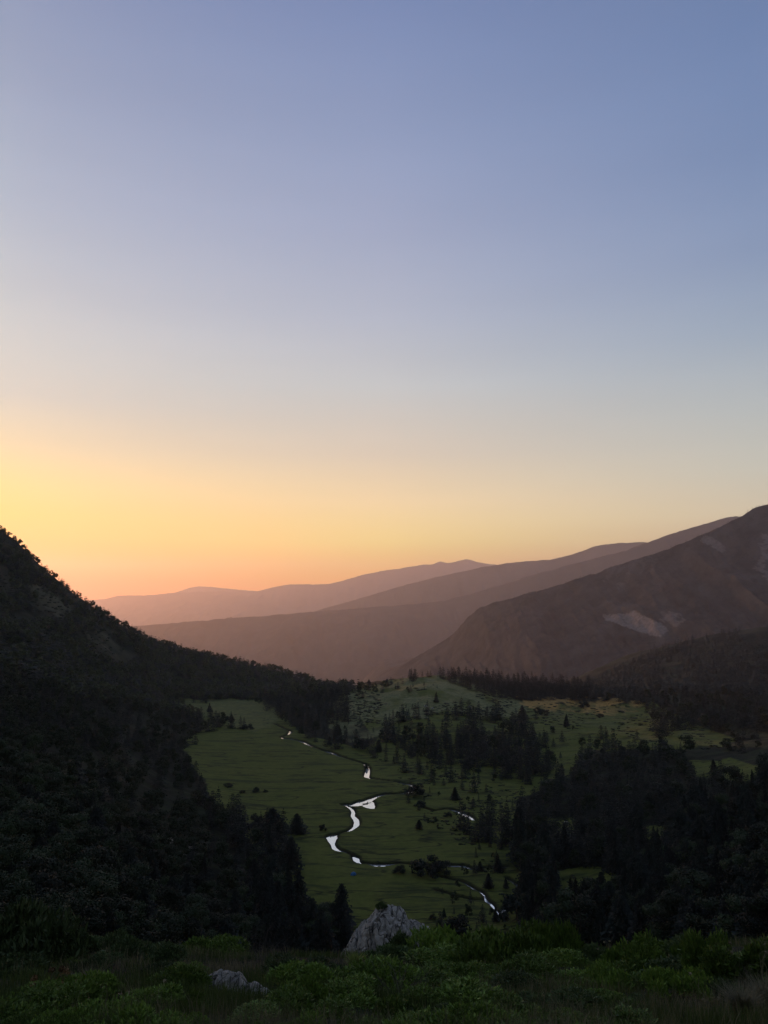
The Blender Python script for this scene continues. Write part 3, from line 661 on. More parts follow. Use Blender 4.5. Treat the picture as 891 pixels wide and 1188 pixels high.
def unique_labels(items, key, text, width=14):
    """tell the members of one wood apart: by row from the front, then by place in the row"""
    items = sorted(items, key=lambda c: -c['v']); rows = [items[i:i + width] for i in range(0, len(items), width)]
    for ri, row in enumerate(rows):
        rn = 'front' if ri == 0 else (ORD[ri] if ri < 20 else 'last')
        for ci, c in enumerate(sorted(row, key=lambda c: c['u'])):
            pos = 'leftmost' if ci == 0 else ('rightmost' if ci == len(row) - 1 else ORD[ci] + ' from the left')
            c[key] = f'{text}, {rn} row, {pos}'
SHORT = {}
cons = sorted([c for c in cand if c['k'] == 'con'], key=lambda c: -c['px']); bros = sorted([c for c in cand if c['k'] == 'bro'], key=lambda c: -c['px'])
ncon = 262; nbro = 285
for ks in (cons[:ncon], bros[:nbro]):
    byg = {}
    for c in ks: byg.setdefault(c['grp'], []).append(c)
    for gname, it in byg.items(): unique_labels(it, 'uniq', ('dark conifer' if it[0]['k'] == 'con' else 'leafy tree') + ' in the ' + gname)
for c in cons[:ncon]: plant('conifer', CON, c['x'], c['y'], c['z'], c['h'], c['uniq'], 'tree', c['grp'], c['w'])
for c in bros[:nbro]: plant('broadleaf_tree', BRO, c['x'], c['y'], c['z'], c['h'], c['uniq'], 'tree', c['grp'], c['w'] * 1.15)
print('con', len(cons), 'bro', len(bros), cons[min(ncon, len(cons)-1)]['px'])
rest_c = [(c['x'], c['y'], c['z'], c['h'], c['w']) for c in cons[ncon:]]; rest_b = [(c['x'], c['y'], c['z'], c['h'], c['w']) for c in bros[nbro:]]
# far slopes: woods nobody could count
def far_pts(poly, spacing, seed, hr, clump=None, ymin=400):
    x, y, z, U, V_ = scatter(poly, spacing, seed, ymin, clump); rg = np.random.RandomState(seed)
    return np.stack([x, y, z, rg.uniform(*hr, len(x)), rg.uniform(0.85, 1.3, len(x))], 1)
Ls = [far_pts([(-30,585),(20,622),(100,684),(180,738),(180,752),(90,712),(0,655),(-30,640)], (4.2, 3.2), 207, (4, 10)), far_pts([(-80,580),(0,618),(40,650),(90,685),(160,728),(230,757),(300,778),(360,789),(410,800),(400,808),(300,812),(200,812),(235,835),(150,820),(60,790),(-80,770)], (3.8, 3.0), 201, (5, 12), -0.10),
      far_pts([(150,728),(230,757),(300,776),(360,788),(420,800),(400,808),(300,811),(200,811),(170,790)], (4, 2.8), 202, (8, 14), -0.35),
      far_pts([(0,760),(100,790),(190,812),(200,830),(100,815),(0,790)], (5, 4), 203, (8, 13), -0.2)]
# skyline fringe of the left ridge
sk = [(-80,560),(0,621),(15,634),(40,652),(60,668),(90,688),(130,708),(180,738),(230,758),(300,778),(360,790),(410,801)]
rgn = np.random.RandomState(7); fr = []
for u in np.arange(-80, 410, 1.3):
    if rgn.rand() < (0.55 if u < 120 else 0.85):
        v = np.interp(u, [s[0] for s in sk], [s[1] for s in sk]); 
        h_ = None
        for dv in range(-14, 16, 1):
            h_ = hit(u, v + dv, 500)
            if h_ is not None and h_[1] < 1900: break
            h_ = None
        if h_: fr.append((h_[0], h_[1], h_[2], rgn.uniform(5, 13) * (0.8 if u < 120 else 1.0), rgn.uniform(0.9, 1.3)))
Rt = [far_pts([(640,800),(700,782),(760,752),(820,730),(891,718),(980,700),(980,806),(760,808),(690,806)], (5, 3.6), 204, (9, 15), -0.35),
      far_pts([(405,806),(450,796),(470,790),(470,800),(430,812)], (11, 5), 205, (7, 11), -0.1),
      far_pts([(640,800),(700,806),(760,808),(750,812),(690,812)], (6, 3), 206, (10, 15), -0.4)]
allfar = np.concatenate(Ls + Rt + [np.array(fr)]); isb = (np.random.RandomState(4).rand(len(allfar)) < 0.45) & (allfar[:, 0] < 0)
mass('distant_broadleaf_trees', FARBRO, allfar[isb] * np.array([1, 1, 1, 0.85, 1.1]), MAT['slope_leaves'], 8, 'distant broadleaf trees mixed through the left mountainside woods')
mass('distant_conifers', FARCON, allfar[~isb], MAT['conifer'], 1, 'distant conifer woods covering the far slopes of the valley')
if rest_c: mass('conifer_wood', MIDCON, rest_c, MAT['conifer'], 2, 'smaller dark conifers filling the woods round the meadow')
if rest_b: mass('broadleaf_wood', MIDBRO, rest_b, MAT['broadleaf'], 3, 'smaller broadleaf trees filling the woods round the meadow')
# trees on the mountain across the valley
X, Yv, Z = g_r2; rg = np.random.RandomState(9)
n_u, n_t = X.shape; n = 30000
iu, it = rg.randint(0, n_u - 1, n), 14 + (rg.rand(n) ** 0.9 * (n_t - 18)).astype(int)
x, y, z = X[iu, it] + rg.randn(n) * 3, Yv[iu, it], Z[iu, it]
pu, pv = project(x, y, z); keep = (pu > 430) & (pu < 960) & (fbm(pu / 22, pv / 11, 77, 5) > -0.04)
for poly, s, wob in SC: keep &= ~inpoly(pu, pv, poly)
pts = np.stack([x, y, z, rg.uniform(9, 19, n), rg.uniform(1.0, 1.6, n)], 1)[keep]
n2 = 700; iu = rg.randint(0, n_u, n2); ii = np.full(n2, 14)
crest = np.stack([X[iu, ii], Yv[iu, ii], Z[iu, ii], rg.uniform(4, 10, n2), rg.uniform(1, 1.8, n2)], 1)
mass('mountain_wood', [conifer_tris(51, 3, 6, 1, .25), conifer_tris(52, 4, 5, 1, .22)], np.concatenate([pts, crest]), MAT['conifer'], 4, 'far wood of tiny conifers on the mountain across the valley')
# low juniper mats over the knoll and rough ground (one rough cover nobody could count)
bt = leaf_cloud(np.random.RandomState(3), np.array([[0, 0, .25], [.35, .1, .2], [-.3, .2, .2], [.1, -.35, .2], [-.15, -.25, .22]]), np.array([.3, .25, .22, .2, .25]), 26, 0.22)
def mats(poly, spacing, seed, hr, wr, clump):
    x, y, z, U, V_ = scatter(poly, spacing, seed, 200, clump); rg = np.random.RandomState(seed); _, dm = carve_depth(x, y)
    p = np.stack([x, y, z, rg.uniform(*hr, len(x)), rg.uniform(*wr, len(x))], 1); return p[dm > 1.5]
MP = np.concatenate([
 mats([(400,805),(450,792),(500,782),(560,790),(600,812),(590,830),(480,830),(420,845),(400,835)], (4.5, 2.6), 301, (0.8, 1.8), (2.0, 4.5), -0.02),
 mats([(600,815),(760,815),(860,855),(870,872),(820,872),(700,852),(610,838)], (6, 3.0), 302, (0.8, 1.8), (1.5, 4.0), 0.0),
 mats([(440,880),(560,895),(610,925),(560,990),(500,975),(480,940)], (6, 4.0), 303, (0.6, 1.6), (1.2, 3.0), 0.02),
 mats([(560,985),(640,1010),(720,1060),(600,1085),(500,1085),(560,1040)], (8, 6), 304, (0.5, 1.3), (1.0, 2.2), 0.0),
 mats([(215,880),(330,850),(400,880),(400,930),(380,990),(330,980),(260,930)], (9, 6), 305, (0.2, 0.5), (1.5, 5), 0.28),
 mats([(200,812),(300,812),(330,835),(290,845),(235,826)], (8, 3.5), 306, (0.5, 1.1), (1.5, 4), 0.12),
 mats([(0,640),(110,720),(200,790),(190,812),(90,780),(0,740)], (5, 4), 307, (1.5, 3.5), (1.0, 1.8), -0.15)])
mass('low_juniper_mats', [bt], MP, MAT['mat'], 5, 'flat dark juniper mats spread over the knoll and rough meadow')
# dark tufts along the stream banks
bank = []
for Q in reach_w:
    for i in range(0, len(Q), 2):
        for s in (-1, 1):
            if rgn.rand() < 0.5:
                d = Q[min(i + 1, len(Q) - 1), :2] - Q[max(i - 1, 0), :2]; d = d / max(np.hypot(*d), 1e-6); p = Q[i, :2] + s * np.array([-d[1], d[0]]) * (Q[i, 2] / 2 + 1.0 + rgn.rand())
                if s * d[0] < 0 and Q[i, 2] > 1.3: continue
                bank.append((p[0], p[1], 0, rgn.uniform(0.3, 0.8), rgn.uniform(1, 1.8)))
bank = np.array(bank); bank[:, 2] = H(bank[:, 0], bank[:, 1])
mass('bank_tufts', [bt], bank, MAT['mat'], 6, 'dark tufts of sedge lining the stream banks')

# ------------------------------------------------------------------ rocks
from mathutils import noise as mn
def rock_mat(name, pale, lichen, crack=2.0):
    m = M(name); f = m.noise(2.6, 12, rough=0.78); w = m.noise(9, 8, rough=0.7)
    c = m.ramp(f, [(0.3, tuple(q * 0.18 for q in pale)), (0.5, pale), (0.7, tuple(min(1, q * 1.6) for q in pale))])
    c = m.mix(m.ramp(w, [(0.56, (0, 0, 0)), (0.66, (1, 1, 1))]), c, lichen)
    tc_ = m.n('ShaderNodeTexCoord'); mp_ = m.n('ShaderNodeMapping'); mp_.inputs['Scale'].default_value = (1.0, 1.0, 0.45); mp_.inputs['Rotation'].default_value = (0.2, 0.35, 0); m.l(tc_.outputs['Object'], mp_.inputs[0])
    dn = m.n('ShaderNodeTexNoise'); dn.inputs['Scale'].default_value = 3; m.l(mp_.outputs[0], dn.inputs['Vector'])
    ad = m.n('ShaderNodeVectorMath'); ad.operation = 'MULTIPLY_ADD'; ad.inputs[1].default_value = (0.5, 0.5, 0.5); m.l(dn.outputs['Color'], ad.inputs[0]); m.l(mp_.outputs[0], ad.inputs[2])
    vo = m.n('ShaderNodeTexVoronoi'); vo.feature = 'DISTANCE_TO_EDGE'; vo.inputs['Scale'].default_value = crack; m.l(ad.outputs[0], vo.inputs['Vector'])
    c = m.mix(m.ramp(vo.outputs['Distance'], [(0.015, (0.85, 0.85, 0.85)), (0.06, (0, 0, 0))]), c, (0.02, 0.02, 0.017))
    m.col(c, 0.95); m.bump(m.noise(9, 10, rough=0.75), 0.9, 0.08); return m.m
MAT['rock'] = rock_mat('lichened_rock', (0.30, 0.295, 0.27), (0.10, 0.115, 0.075))
MAT['rock_small'] = rock_mat('lichened_boulder', (0.28, 0.275, 0.25), (0.09, 0.10, 0.07), 5.0)
def rock(name, loc, top, ry, label, seed, sub=0.05, amp=0.18, depth=1.0, mat=None, floor=-1.0):
    """top: (x, z) points of the rock's upper outline in metres; ry: half thickness front to back"""
    tx = np.array(top); xa, xb = tx[0, 0], tx[-1, 0]; nx = max(24, int((xb - xa) / sub)); ny = max(20, int(2 * ry / sub))
    Vv = []; g_ = np.linspace(0, 1, nx)
    for i in range(nx):
        x = xa + (xb - xa) * g_[i]; zt_ = np.interp(x, tx[:, 0], tx[:, 1])
        e = math.sin(math.pi * min(max(g_[i], 0.02), 0.98)) ** 0.35
        for j in range(ny):
            a = math.pi * (j / (ny - 1)); yy = -math.cos(a) * ry * e
            zz = floor + (zt_ - floor) * abs(math.sin(a)) ** 0.55
            p = Vector((x, yy, zz)); q = Vector((x * 1.3 + seed, yy * 1.3, zz * 0.7))
            n = mn.fractal(q, 1.0, 2.1, 5); c = mn.voronoi(Vector((x * 1.7 + seed, yy * 1.7, zz * 0.9)))[0][0]
            fis = abs(mn.noise(Vector((x * 3.1 + seed + 0.5 * zz, yy * 3.1, zz * 0.8)))); fi2 = abs(mn.noise(Vector((x * 1.2 - seed, yy * 1.2, zz * 2.2))))
            dsp = amp * n + amp * 1.1 * (c - 0.35) + amp * 0.45 * mn.noise(q * 6) + amp * 0.22 * mn.noise(q * 15) - amp * 0.9 * max(0, 1 - fis / 0.09) - amp * 0.7 * max(0, 1 - fi2 / 0.06)
            nn = Vector((0.2 * (g_[i] - .5), -math.cos(a), max(0.15, math.sin(a)))).normalized()
            p += nn * dsp; Vv.append(p)
    I = np.arange(nx * ny).reshape(nx, ny); o = link(name, fast_mesh(name, np.array(Vv), quad(I)[:, ::-1], False), mat or MAT['rock'])
    o.location = loc; tag(o, label, 'rock'); return o
def px2top(pts, Y, u0, zg_v):
    k = Y / FPX * 1.02
    return [((u - u0) * k, (zg_v - v) * k) for u, v in pts]
Yr = 32.0
sx, sz = slopes(442, 1108)
rock('crag', (sx * Yr, Yr, sz * Yr - 0.45), px2top([(392,1112),(397,1098),(403,1088),(409,1081),(419,1070),(426,1062),(431,1055),(437,1051),(446,1050),(455,1050),(462,1052),(468,1057),(472,1062),(478,1062),(485,1066),(492,1072),(500,1084),(506,1100)], Yr, 442, 1108)[:], 1.3,
     'tall pale craggy rock standing at the edge of the slope', 3, 0.022, 0.15, floor=-1.6)
rock('low_crag', (sx * Yr - 0.4, Yr - 1.1, sz * Yr - 0.5), px2top([(394,1118),(400,1100),(408,1092),(418,1086),(428,1084),(438,1086),(448,1094),(456,1104),(462,1114)], Yr, 436, 1112), 0.7,
     'lower fissured rock leaning against the front of the tall crag', 9, 0.02, 0.2, floor=-1.4)
h_ = hit(272, 1149)
Yb = h_[1]
rock('boulder', (h_[0], Yb, h_[2] - 0.02), px2top([(238,1150),(241,1138),(247,1132),(256,1129),(266,1130),(276,1134),(284,1142),(290,1146)], Yb, 272, 1149), 0.3,
     'pale lichened boulder half buried in the nearest shrubs', 14, 0.012, 0.085, floor=-0.5, mat=MAT['rock_small'])
rock('boulder', (h_[0], Yb - 0.15, h_[2]), px2top([(284,1154),(287,1141),(292,1138),(300,1141),(308,1144),(314,1150),(318,1156)], Yb, 272, 1149), 0.25,
     'smaller weathered stone at the right end of the half buried boulder', 24, 0.012, 0.075, floor=-0.5, mat=MAT['rock_small'])
for i, (u, v, w, lab) in enumerate([(494,820,4,'white stone at the left of the pair on the knoll'), (502,822,3,'flat white stone beside its twin on the knoll'), (545,821,4,'pale stone alone on the right flank of the knoll'),
        (619,960,4,'small pale stone leftmost of the three in the clearing right of the stream'), (634,957,5,'pale stone in the middle of the three right of the stream'), (657,955,5,'flattest pale stone at the right of the three by the wood'),
        (183,972,5,'pale boulder among birches on the near slope'), (197,978,6,'largest pale boulder in the gap of the birch wood'), (165,992,5,'low pale boulder below the birch gap'), (222,985,5,'pale boulder beside the dark conifers at the wood edge'), (124,964,4,'small pale rock showing between birch crowns'), (213,994,5,'flat rock slab under the wood edge conifers'),
        (364,1117,5,'small pale stone in the dark hollow left of the crag')]):
    q = hit(u, v, 40)
    if q is None: continue
    k = q[1] / FPX * w
    rock('stone', (q[0], q[1], q[2] + (1.2 if 100 < u < 230 else 0)), [(-k * .6, -k * .2), (-k * .4, k * .35), (0, k * .5), (k * .4, k * .3), (k * .6, -k * .2)], k * 0.5, lab, 40 + i, k / 14, k * 0.1, floor=-k * 0.6)

# ------------------------------------------------------------------ tent
q = hit(410, 1015, 200); tx, ty = q[0], q[1]
te = bpy.data.objects.new('dome_tent', None); C.objects.link(te); te.location = (tx, ty, q[2]); te.rotation_euler = (0, 0, 0.5)
tag(te, 'small blue dome tent pitched on the meadow below the stream', 'tent')
blue = M('blue_tent_fabric').col((0.02, 0.12, 0.30), 0.5).m; grey = M('tent_pole').col((0.2, 0.2, 0.2), 0.5).m; dk = M('tent_mesh_door').col((0.02, 0.03, 0.05), 0.8).m
Vt = []
for i in range(13):
    for j in range(24):
        a = math.pi / 2 * i / 12; b = 2 * math.pi * j / 24; f = 1 + 0.10 * abs(math.cos(2 * b)) * math.cos(a)
        Vt.append((1.15 * f * math.cos(a) * math.cos(b), 0.95 * f * math.cos(a) * math.sin(b), 1.2 * math.sin(a)))
Ft = [(i * 24 + j, i * 24 + (j + 1) % 24, (i + 1) * 24 + (j + 1) % 24, (i + 1) * 24 + j) for i in range(12) for j in range(24)]
link('canopy', fast_mesh('canopy', np.array(Vt), np.array(Ft), True), blue, te)
dv = [(-0.35, -0.99, 0.02), (0.35, -0.99, 0.02), (0.3, -0.86, 0.55), (0, -0.72, 0.85), (-0.3, -0.86, 0.55)]
me_ = bpy.data.meshes.new('door'); me_.from_pydata([(x, y - 0.06, z) for x, y, z in dv], [], [(0, 1, 2, 3, 4)]); link('door', me_, dk, te)
for s in (0, 1):
    Vp, Fp = [], []
    for i in range(25):
        a = math.pi * i / 24; b = math.pi / 4 + s * math.pi / 2
        for k in range(5):
            c = 2 * math.pi * k / 5; rr = 0.02 * math.cos(c); rt = 0.02 * math.sin(c)
            Vp.append(((1.22 + rr) * math.cos(a) * math.cos(b), (1.02 + rr) * math.cos(a) * math.sin(b) + rt, (1.23 + rr) * math.sin(a)))
    for i in range(24):
        for k in range(5): Fp.append((i * 5 + k, i * 5 + (k + 1) % 5, (i + 1) * 5 + (k + 1) % 5, (i + 1) * 5 + k))
    link('pole', fast_mesh('pole', np.array(Vp), np.array(Fp), True), grey, te)

# ------------------------------------------------------------------ shrubs and grass of the near slope
def juniper_tris(seed, n, upright=0.5, size=0.075, flat=0.6, lobes=9):
    rg = np.random.RandomState(seed); T = []
    la = rg.rand(lobes) * 6.28; lr = rg.rand(lobes) ** 0.6 * 0.85; lc = np.stack([lr * np.cos(la), lr * np.sin(la), 0.05 + 0.42 * flat * rg.rand(lobes) * (1 - lr)], 1)
    rad = 0.16 + 0.3 * rg.rand(lobes) ** 1.5
    w = rg.randint(0, lobes, n)
    d = rg.randn(n, 3); d[:, 2] = np.abs(d[:, 2]); d /= np.linalg.norm(d, axis=1)[:, None]
    sh = np.where(rg.rand(n) < 0.75, 0.8 + 0.3 * rg.rand(n), rg.rand(n))[:, None]
    # sprays radiate along curved branches: quantise the directions a little so tips cluster
    dq = np.round(d * 3.2 + rg.rand(lobes, 3)[w]) / 3.2; dq /= np.maximum(np.linalg.norm(dq, axis=1), .2)[:, None]
    dd = d * 0.45 + dq * 0.55; dd /= np.linalg.norm(dd, axis=1)[:, None]
    p = lc[w] + dd * (rad[w][:, None]) * sh * np.array([1, 1, 0.95 * flat + 0.25])
    a = dd * (1 - upright) + np.array([0, 0, upright]) + rg.randn(n, 3) * 0.38; a /= np.linalg.norm(a, axis=1)[:, None]
    b = np.cross(a, rg.randn(n, 3)); b /= np.linalg.norm(b, axis=1)[:, None]
    s = size * (0.4 + 0.9 * rg.rand(n, 1) + 1.6 * (rg.rand(n, 1) < 0.07))
    q0, q1, q2, q3 = p, p + a * s * 0.55 + b * s * 0.17, p + a * s, p + a * s * 0.55 - b * s * 0.17
    T = np.concatenate([np.stack([q0, q1, q2], 1), np.stack([q0, q2, q3], 1)])
    T[:, :, 2] = np.maximum(T[:, :, 2], -0.12); return T
def branch_mesh(seed, n=14):
    rg = np.random.RandomState(seed); V, F = [], []
    for k in range(n):
        a = rg.rand() * 6.28; L_ = 0.4 + 0.35 * rg.rand(); p = np.array([0, 0, -0.05]); d = np.array([math.cos(a) * .9, math.sin(a) * .9, 0.35 + 0.5 * rg.rand()]); r = 0.018
        pts = []
        for s in range(6):
            pts.append((p.copy(), r)); d = d + rg.randn(3) * 0.15 + np.array([0, 0, 0.08]); d /= np.linalg.norm(d); p = p + d * L_ / 5; r *= 0.7
        b0 = len(V)
        for c, r_ in pts:
            for q in range(4): an = math.pi / 2 * q; V.append(c + r_ * np.array([math.cos(an), math.sin(an), 0]))
        for s in range(5):
            for q in range(4): F.append((b0 + s * 4 + q, b0 + s * 4 + (q + 1) % 4, b0 + (s + 1) * 4 + (q + 1) % 4, b0 + (s + 1) * 4 + q))
    return fast_mesh('shrub_stems', np.array(V), np.array(F), True)
JUN = []
for s in (61, 62, 63, 64, 65, 66, 67): 
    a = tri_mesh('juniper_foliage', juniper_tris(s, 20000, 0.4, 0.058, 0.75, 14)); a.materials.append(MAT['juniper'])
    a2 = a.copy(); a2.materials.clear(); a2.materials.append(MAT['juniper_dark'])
    b = branch_mesh(s); b.materials.append(MAT['bark']); JUN.append((a, a2, b))
TALL = []
for s in (71, 72, 73):
    a = tri_mesh('juniper_foliage', juniper_tris(s, 24000, 0.55, 0.062, 1.5, 12)); a.materials.append(MAT['juniper']); b = branch_mesh(s); b.materials.append(MAT['bark']); TALL.append((a, a, b))
def shrub(name, kindset, x, y, z, r, hz_, label, group=None, dark=False, i=None):
    t = kindset[rnd.randrange(len(kindset)) if i is None else i]
    e = bpy.data.objects.new(name, None); C.objects.link(e); e.location = (x, y, z - 0.05); e.rotation_euler = (0, 0, rnd.random() * 6.28); e.scale = (r * rnd.uniform(0.8, 1.35), r * rnd.uniform(0.8, 1.2), hz_ * rnd.uniform(0.8, 1.25))
    tag(e, label, 'shrub', group)
    f = bpy.data.objects.new('foliage', t[1] if dark else t[0]); C.objects.link(f); f.parent = e
    s = bpy.data.objects.new('stems', t[2]); C.objects.link(s); s.parent = e
    return e
# named shrubs: u, v of the foot, half width px, height px, tall?, dark?, label
SH = [
 (640,1118,22,40,0,0,'green juniper mound under the wood at the middle of the slope edge'),
 (764,1138,28,44,1,0,'tall bright juniper with upright tips left of the tallest one'),
 (828,1138,34,66,1,0,'tallest bright juniper rising above the slope edge'),
 (880,1138,40,50,1,0,'tall juniper at the right end of the slope edge'),
 (800,1126,22,34,0,0,'juniper filling the gap between the two tallest bright junipers'),
 (792,1156,30,24,0,0,'low spreading juniper below the gap of the tall junipers'),
 (850,1158,24,26,0,1,'dark low shrub in front of the end juniper'),
 (712,1150,30,24,0,0,'low spreading juniper before the left of the tall junipers'),
 (700,1120,24,24,0,1,'dark shrub left of the tall bright junipers'),
 (738,1130,26,34,0,0,'low juniper at the left foot of the tall bright junipers'),
 (468,1115,26,24,0,1,'dark juniper growing over the right shoulder of the crag'),
 (502,1112,26,16,0,1,'dark spreading shrub right of the crag'),
 (443,1050,7,7,0,1,'tiny dark juniper perched on top of the tall crag'),
 (478,1106,20,11,0,1,'dark juniper hiding the right foot of the crag'),
 (452,1120,26,20,0,1,'dark shrub in front of the crag'),
 (545,1120,40,38,0,0,'broad juniper mound below the dark shrubby tree'),
 (595,1122,44,44,0,0,'widest juniper mound on the middle of the slope edge'),
 (20,1110,50,62,0,1,'big dark shrub at the left end of the slope edge'),
 (60,1112,36,36,0,1,'dark shrub right of the big one at the left end of the slope edge'),
 (338,1136,32,20,0,1,'dark juniper behind the half buried boulder'),
 (352,1164,26,26,0,0,'green juniper just right of the half buried boulder'),
 (226,1176,24,24,0,0,'green juniper just left of the half buried boulder'),
 (290,1186,34,12,0,0,'green juniper in front of the half buried boulder'),
]
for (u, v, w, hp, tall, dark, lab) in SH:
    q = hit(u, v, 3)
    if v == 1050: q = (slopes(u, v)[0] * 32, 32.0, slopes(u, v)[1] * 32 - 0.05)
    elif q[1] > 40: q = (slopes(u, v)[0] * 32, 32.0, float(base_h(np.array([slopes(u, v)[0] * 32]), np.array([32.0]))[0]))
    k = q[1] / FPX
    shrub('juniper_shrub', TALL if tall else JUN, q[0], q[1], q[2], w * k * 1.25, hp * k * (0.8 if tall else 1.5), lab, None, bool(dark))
zs = [([(-60,1100),(120,1092),(250,1095),(330,1120),(400,1130),(420,1140),(-60,1140)], (30, 13), 401, True, 'low dark juniper on the upper left of the near slope', 'dark junipers on the slope edge', (24, 20)),
      ([(420,1112),(700,1112),(891,1110),(950,1110),(950,1150),(420,1150)], (28, 12), 402, False, 'juniper mound in the band of shrubs below the crag', 'junipers of the band below the crag', (28, 18)),
      ([(-60,1140),(420,1140),(480,1165),(480,1215),(-60,1215)], (40, 19), 403, False, 'bright green juniper in the nearest shrubs at the bottom left', 'nearest bright green shrubs', (32, 26)),
      ([(480,1165),(560,1150),(760,1155),(760,1215),(480,1215)], (33, 15), 404, False, 'low juniper among the dry grass of the nearest slope', 'low shrubs among dry grass', (34, 20))]
for poly, spc, sd, dark, lab, grp, (w, hp) in zs:
    x, y, z, U, V_ = scatter(poly, spc, sd, 3); made = []
    for i in range(len(x)):
        if y[i] > 40 or rnd.random() < 0.12: continue
        if abs(U[i] - 276) < 54 and 1118 < V_[i] < 1200: continue
        if 385 < U[i] < 515 and 1080 < V_[i] < 1124: continue
        k = y[i] / FPX * rnd.choice((0.6, 0.8, 0.95, 1.2, 1.5))
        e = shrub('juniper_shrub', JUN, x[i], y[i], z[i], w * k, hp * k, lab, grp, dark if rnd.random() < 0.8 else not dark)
        made.append(dict(u=U[i], v=V_[i], e=e))
    unique_labels(made, 'l', 'juniper of the ' + grp, 10)
    for m_ in made: m_['e']['label'] = m_['l']
# grass
def blades(n, xr, yr, hr, wd, seed, lean=0.35, clump=0.0, ufun=None):
    rg = np.random.RandomState(seed); y = yr[0] * (yr[1] / yr[0]) ** rg.rand(n); x = (rg.rand(n) * 2 - 1) * (xr * y)
    if clump is not None: k = fbm(x * 0.5, y * 0.5, seed, 3) > clump; x, y = x[k], y[k]
    if ufun is not None: k = ufun(x, y); x, y = x[k], y[k]
    n = len(x); z = near_h(x, y); z = base_h(x, y)
    a = rg.rand(n) * 6.28; h = rg.uniform(*hr, n); w = wd * (0.7 + 0.6 * rg.rand(n)) * np.maximum(1, y / 9)
    la = a + rg.randn(n); lx, ly = np.cos(la) * lean * h * rg.rand(n), np.sin(la) * lean * h * rg.rand(n)
    dx, dy = np.cos(a) * w / 2, np.sin(a) * w / 2
    A = np.stack([x - dx, y - dy, z - .03], 1); B = np.stack([x + dx, y + dy, z - .03], 1)
    m1 = np.stack([x + lx * .35 - dx * .8, y + ly * .35 - dy * .8, z + h * .55], 1); m2 = np.stack([x + lx * .35 + dx * .8, y + ly * .35 + dy * .8, z + h * .55], 1)
    t = np.stack([x + lx, y + ly, z + h * .95], 1)
    return np.concatenate([np.stack([A, B, m2], 1), np.stack([A, m2, m1], 1), np.stack([m1, m2, t], 1)])
o = link('green_grass', tri_mesh('green_grass', np.concatenate([blades(150000, .62, (4, 36), (.10, .32), .006, 1), blades(30000, .62, (4, 20), (.06, .2), .008, 4)])), MAT['greengrass']); tag(o, 'green grass growing between the shrubs of the near slope', kind='stuff')
o = link('dry_grass', tri_mesh('dry_grass', np.concatenate([blades(60000, .62, (4.5, 34), (.15, .42), .0045, 2, .5, 0.05), blades(12000, .62, (5, 14), (.2, .5), .004, 3, .6, -.1, lambda x, y: x / y > 0.12)])), MAT['drygrass']); tag(o, 'dry straw grass scattered over the near slope', kind='stuff')
def tuft(x, y, z, n, h, spread, seed, mat, name, label, cat, wd=0.0035):
    rg = np.random.RandomState(seed); T = []
    for k in range(n):
        a = rg.rand() * 6.28; L_ = h * (0.6 + 0.5 * rg.rand()); s = spread * (0.3 + rg.rand()); p = np.array([rg.randn() * .04, rg.randn() * .04, -.03]); w = np.array([-math.sin(a), math.cos(a), 0]) * wd
        q1 = p + np.array([math.cos(a) * s * .3, math.sin(a) * s * .3, L_ * .6]); q2 = p + np.array([math.cos(a) * s, math.sin(a) * s, L_])
        T += [[p - w, p + w, q1 + w * .8], [p - w, q1 + w * .8, q1 - w * .8], [q1 - w * .8, q1 + w * .8, q2]]
    o = link(name, tri_mesh(name, np.array(T)), mat, loc=(x, y, z)); tag(o, label, cat); return o
q = hit(862, 1180); tuft(*q, 520, .46, .42, 5, MAT['drygrass'], 'grass_tussock', 'large fountain of pale dry grass below the tallest juniper', 'grass')
q = hit(888, 1172); tuft(*q, 420, .5, .36, 6, MAT['drygrass'], 'grass_tussock', 'dry grass fountain at the far right below the end juniper', 'grass')
q = hit(412, 1128); tuft(*q, 260, .5, .35, 7, MAT['lime'], 'lime_plant', 'small yellow green plant at the foot of the crag', 'plant', .014)
q = hit(105, 1150); tuft(*q, 300, .4, .35, 8, MAT['drygrass'], 'grass_tussock', 'pale dry grass tuft left of the boulder shrubs', 'grass')
q = hit(560, 1168); tuft(*q, 260, .35, .3, 9, MAT['drygrass'], 'grass_tussock', 'straw tuft among the low junipers of the nearest slope', 'grass')
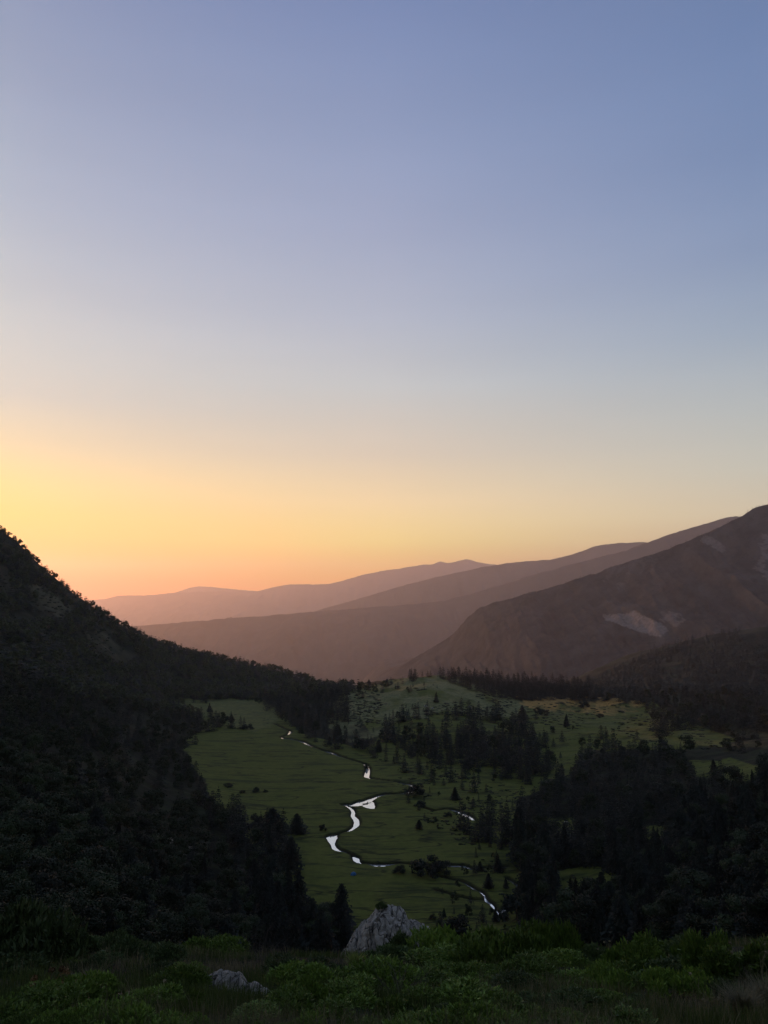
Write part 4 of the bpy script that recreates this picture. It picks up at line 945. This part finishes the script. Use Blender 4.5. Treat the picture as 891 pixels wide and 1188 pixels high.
# dead bush and stalks
def twigs(x, y, z, r, n, seed, name, label, cat, upright=0.5, thick=0.006, mat='twig', heads=False):
    rg = np.random.RandomState(seed); V, F = [], []
    def tube(P, r0):
        b0 = len(V)
        for i, c in enumerate(P):
            rr = r0 * (1 - 0.7 * i / (len(P) - 1))
            for q in range(3): an = 2.094 * q; V.append(np.array(c) + rr * np.array([math.cos(an), math.sin(an), 0.3 * math.sin(an)]))
        for s in range(len(P) - 1):
            for q in range(3): F.append((b0 + s * 3 + q, b0 + s * 3 + (q + 1) % 3, b0 + (s + 1) * 3 + (q + 1) % 3, b0 + (s + 1) * 3 + q))
    tips = []
    for k in range(n):
        a = rg.rand() * 6.28; d = np.array([math.cos(a), math.sin(a), 0.2 + upright * 2 * rg.rand()]); d /= np.linalg.norm(d); p = rg.randn(3) * .03 * r; P = [p.copy()]
        for s in range(5):
            d = d + rg.randn(3) * 0.22; d /= np.linalg.norm(d); p = p + d * r / 5 * (0.7 + .5 * rg.rand()); P.append(p.copy())
            if s > 0 and rg.rand() < 0.8:
                e = d + rg.randn(3) * .6; e /= np.linalg.norm(e); tube([p, p + e * r * .14, p + (e + rg.randn(3) * .3) * r * .26], thick * .5)
        tube(P, thick); tips.append(P[-1])
    e = bpy.data.objects.new(name, None); C.objects.link(e); e.location = (x, y, z); tag(e, label, cat)
    link('stems', fast_mesh('stems', np.array(V), np.array(F)), MAT[mat], e)
    if heads:
        for tp in tips:
            link('seed_head', tri_mesh('seed_head', leaf_cloud(rg, np.array([[0, 0, 0]]), np.array([heads]), 40, heads * 0.8)), MAT[mat if mat == 'rust' else 'drygrass'], e, tp)
    return e
q = hit(462, 1160); twigs(*q, .75, 46, 1, 'dead_shrub', 'grey leafless shrub below the crag', 'shrub')
q = hit(300, 1118); twigs(*q, 1.1, 34, 2, 'dead_shrub', 'bare grey shrub on the slope edge left of the crag', 'shrub', .8)
q = hit(60, 1162); twigs(*q, .5, 9, 3, 'dock_plant', 'rusty brown dock plant gone to seed on the left', 'plant', 1.2, .008, 'rust', .05)
for i, (u, v, hh, lab) in enumerate([(860,1140,.8,'tall seeding stalk among the tall junipers'), (884,1150,.9,'tall pale stalk at the right end of the slope'), (72,1108,1.2,'thin seeding stalk above the left slope edge'), (168,1172,.5,'pale upright stalk left of the boulder shrubs'), (706,1120,.7,'dry stalk above the low juniper in the middle right'), (820,1168,.55,'short dry stalk below the tallest juniper')]):
    q = hit(u, v); 
    if q[1] < 45: twigs(*q, hh, 4, 20 + i, 'seed_stalk', lab, 'plant', 2.0, .006, 'drygrass', .03)
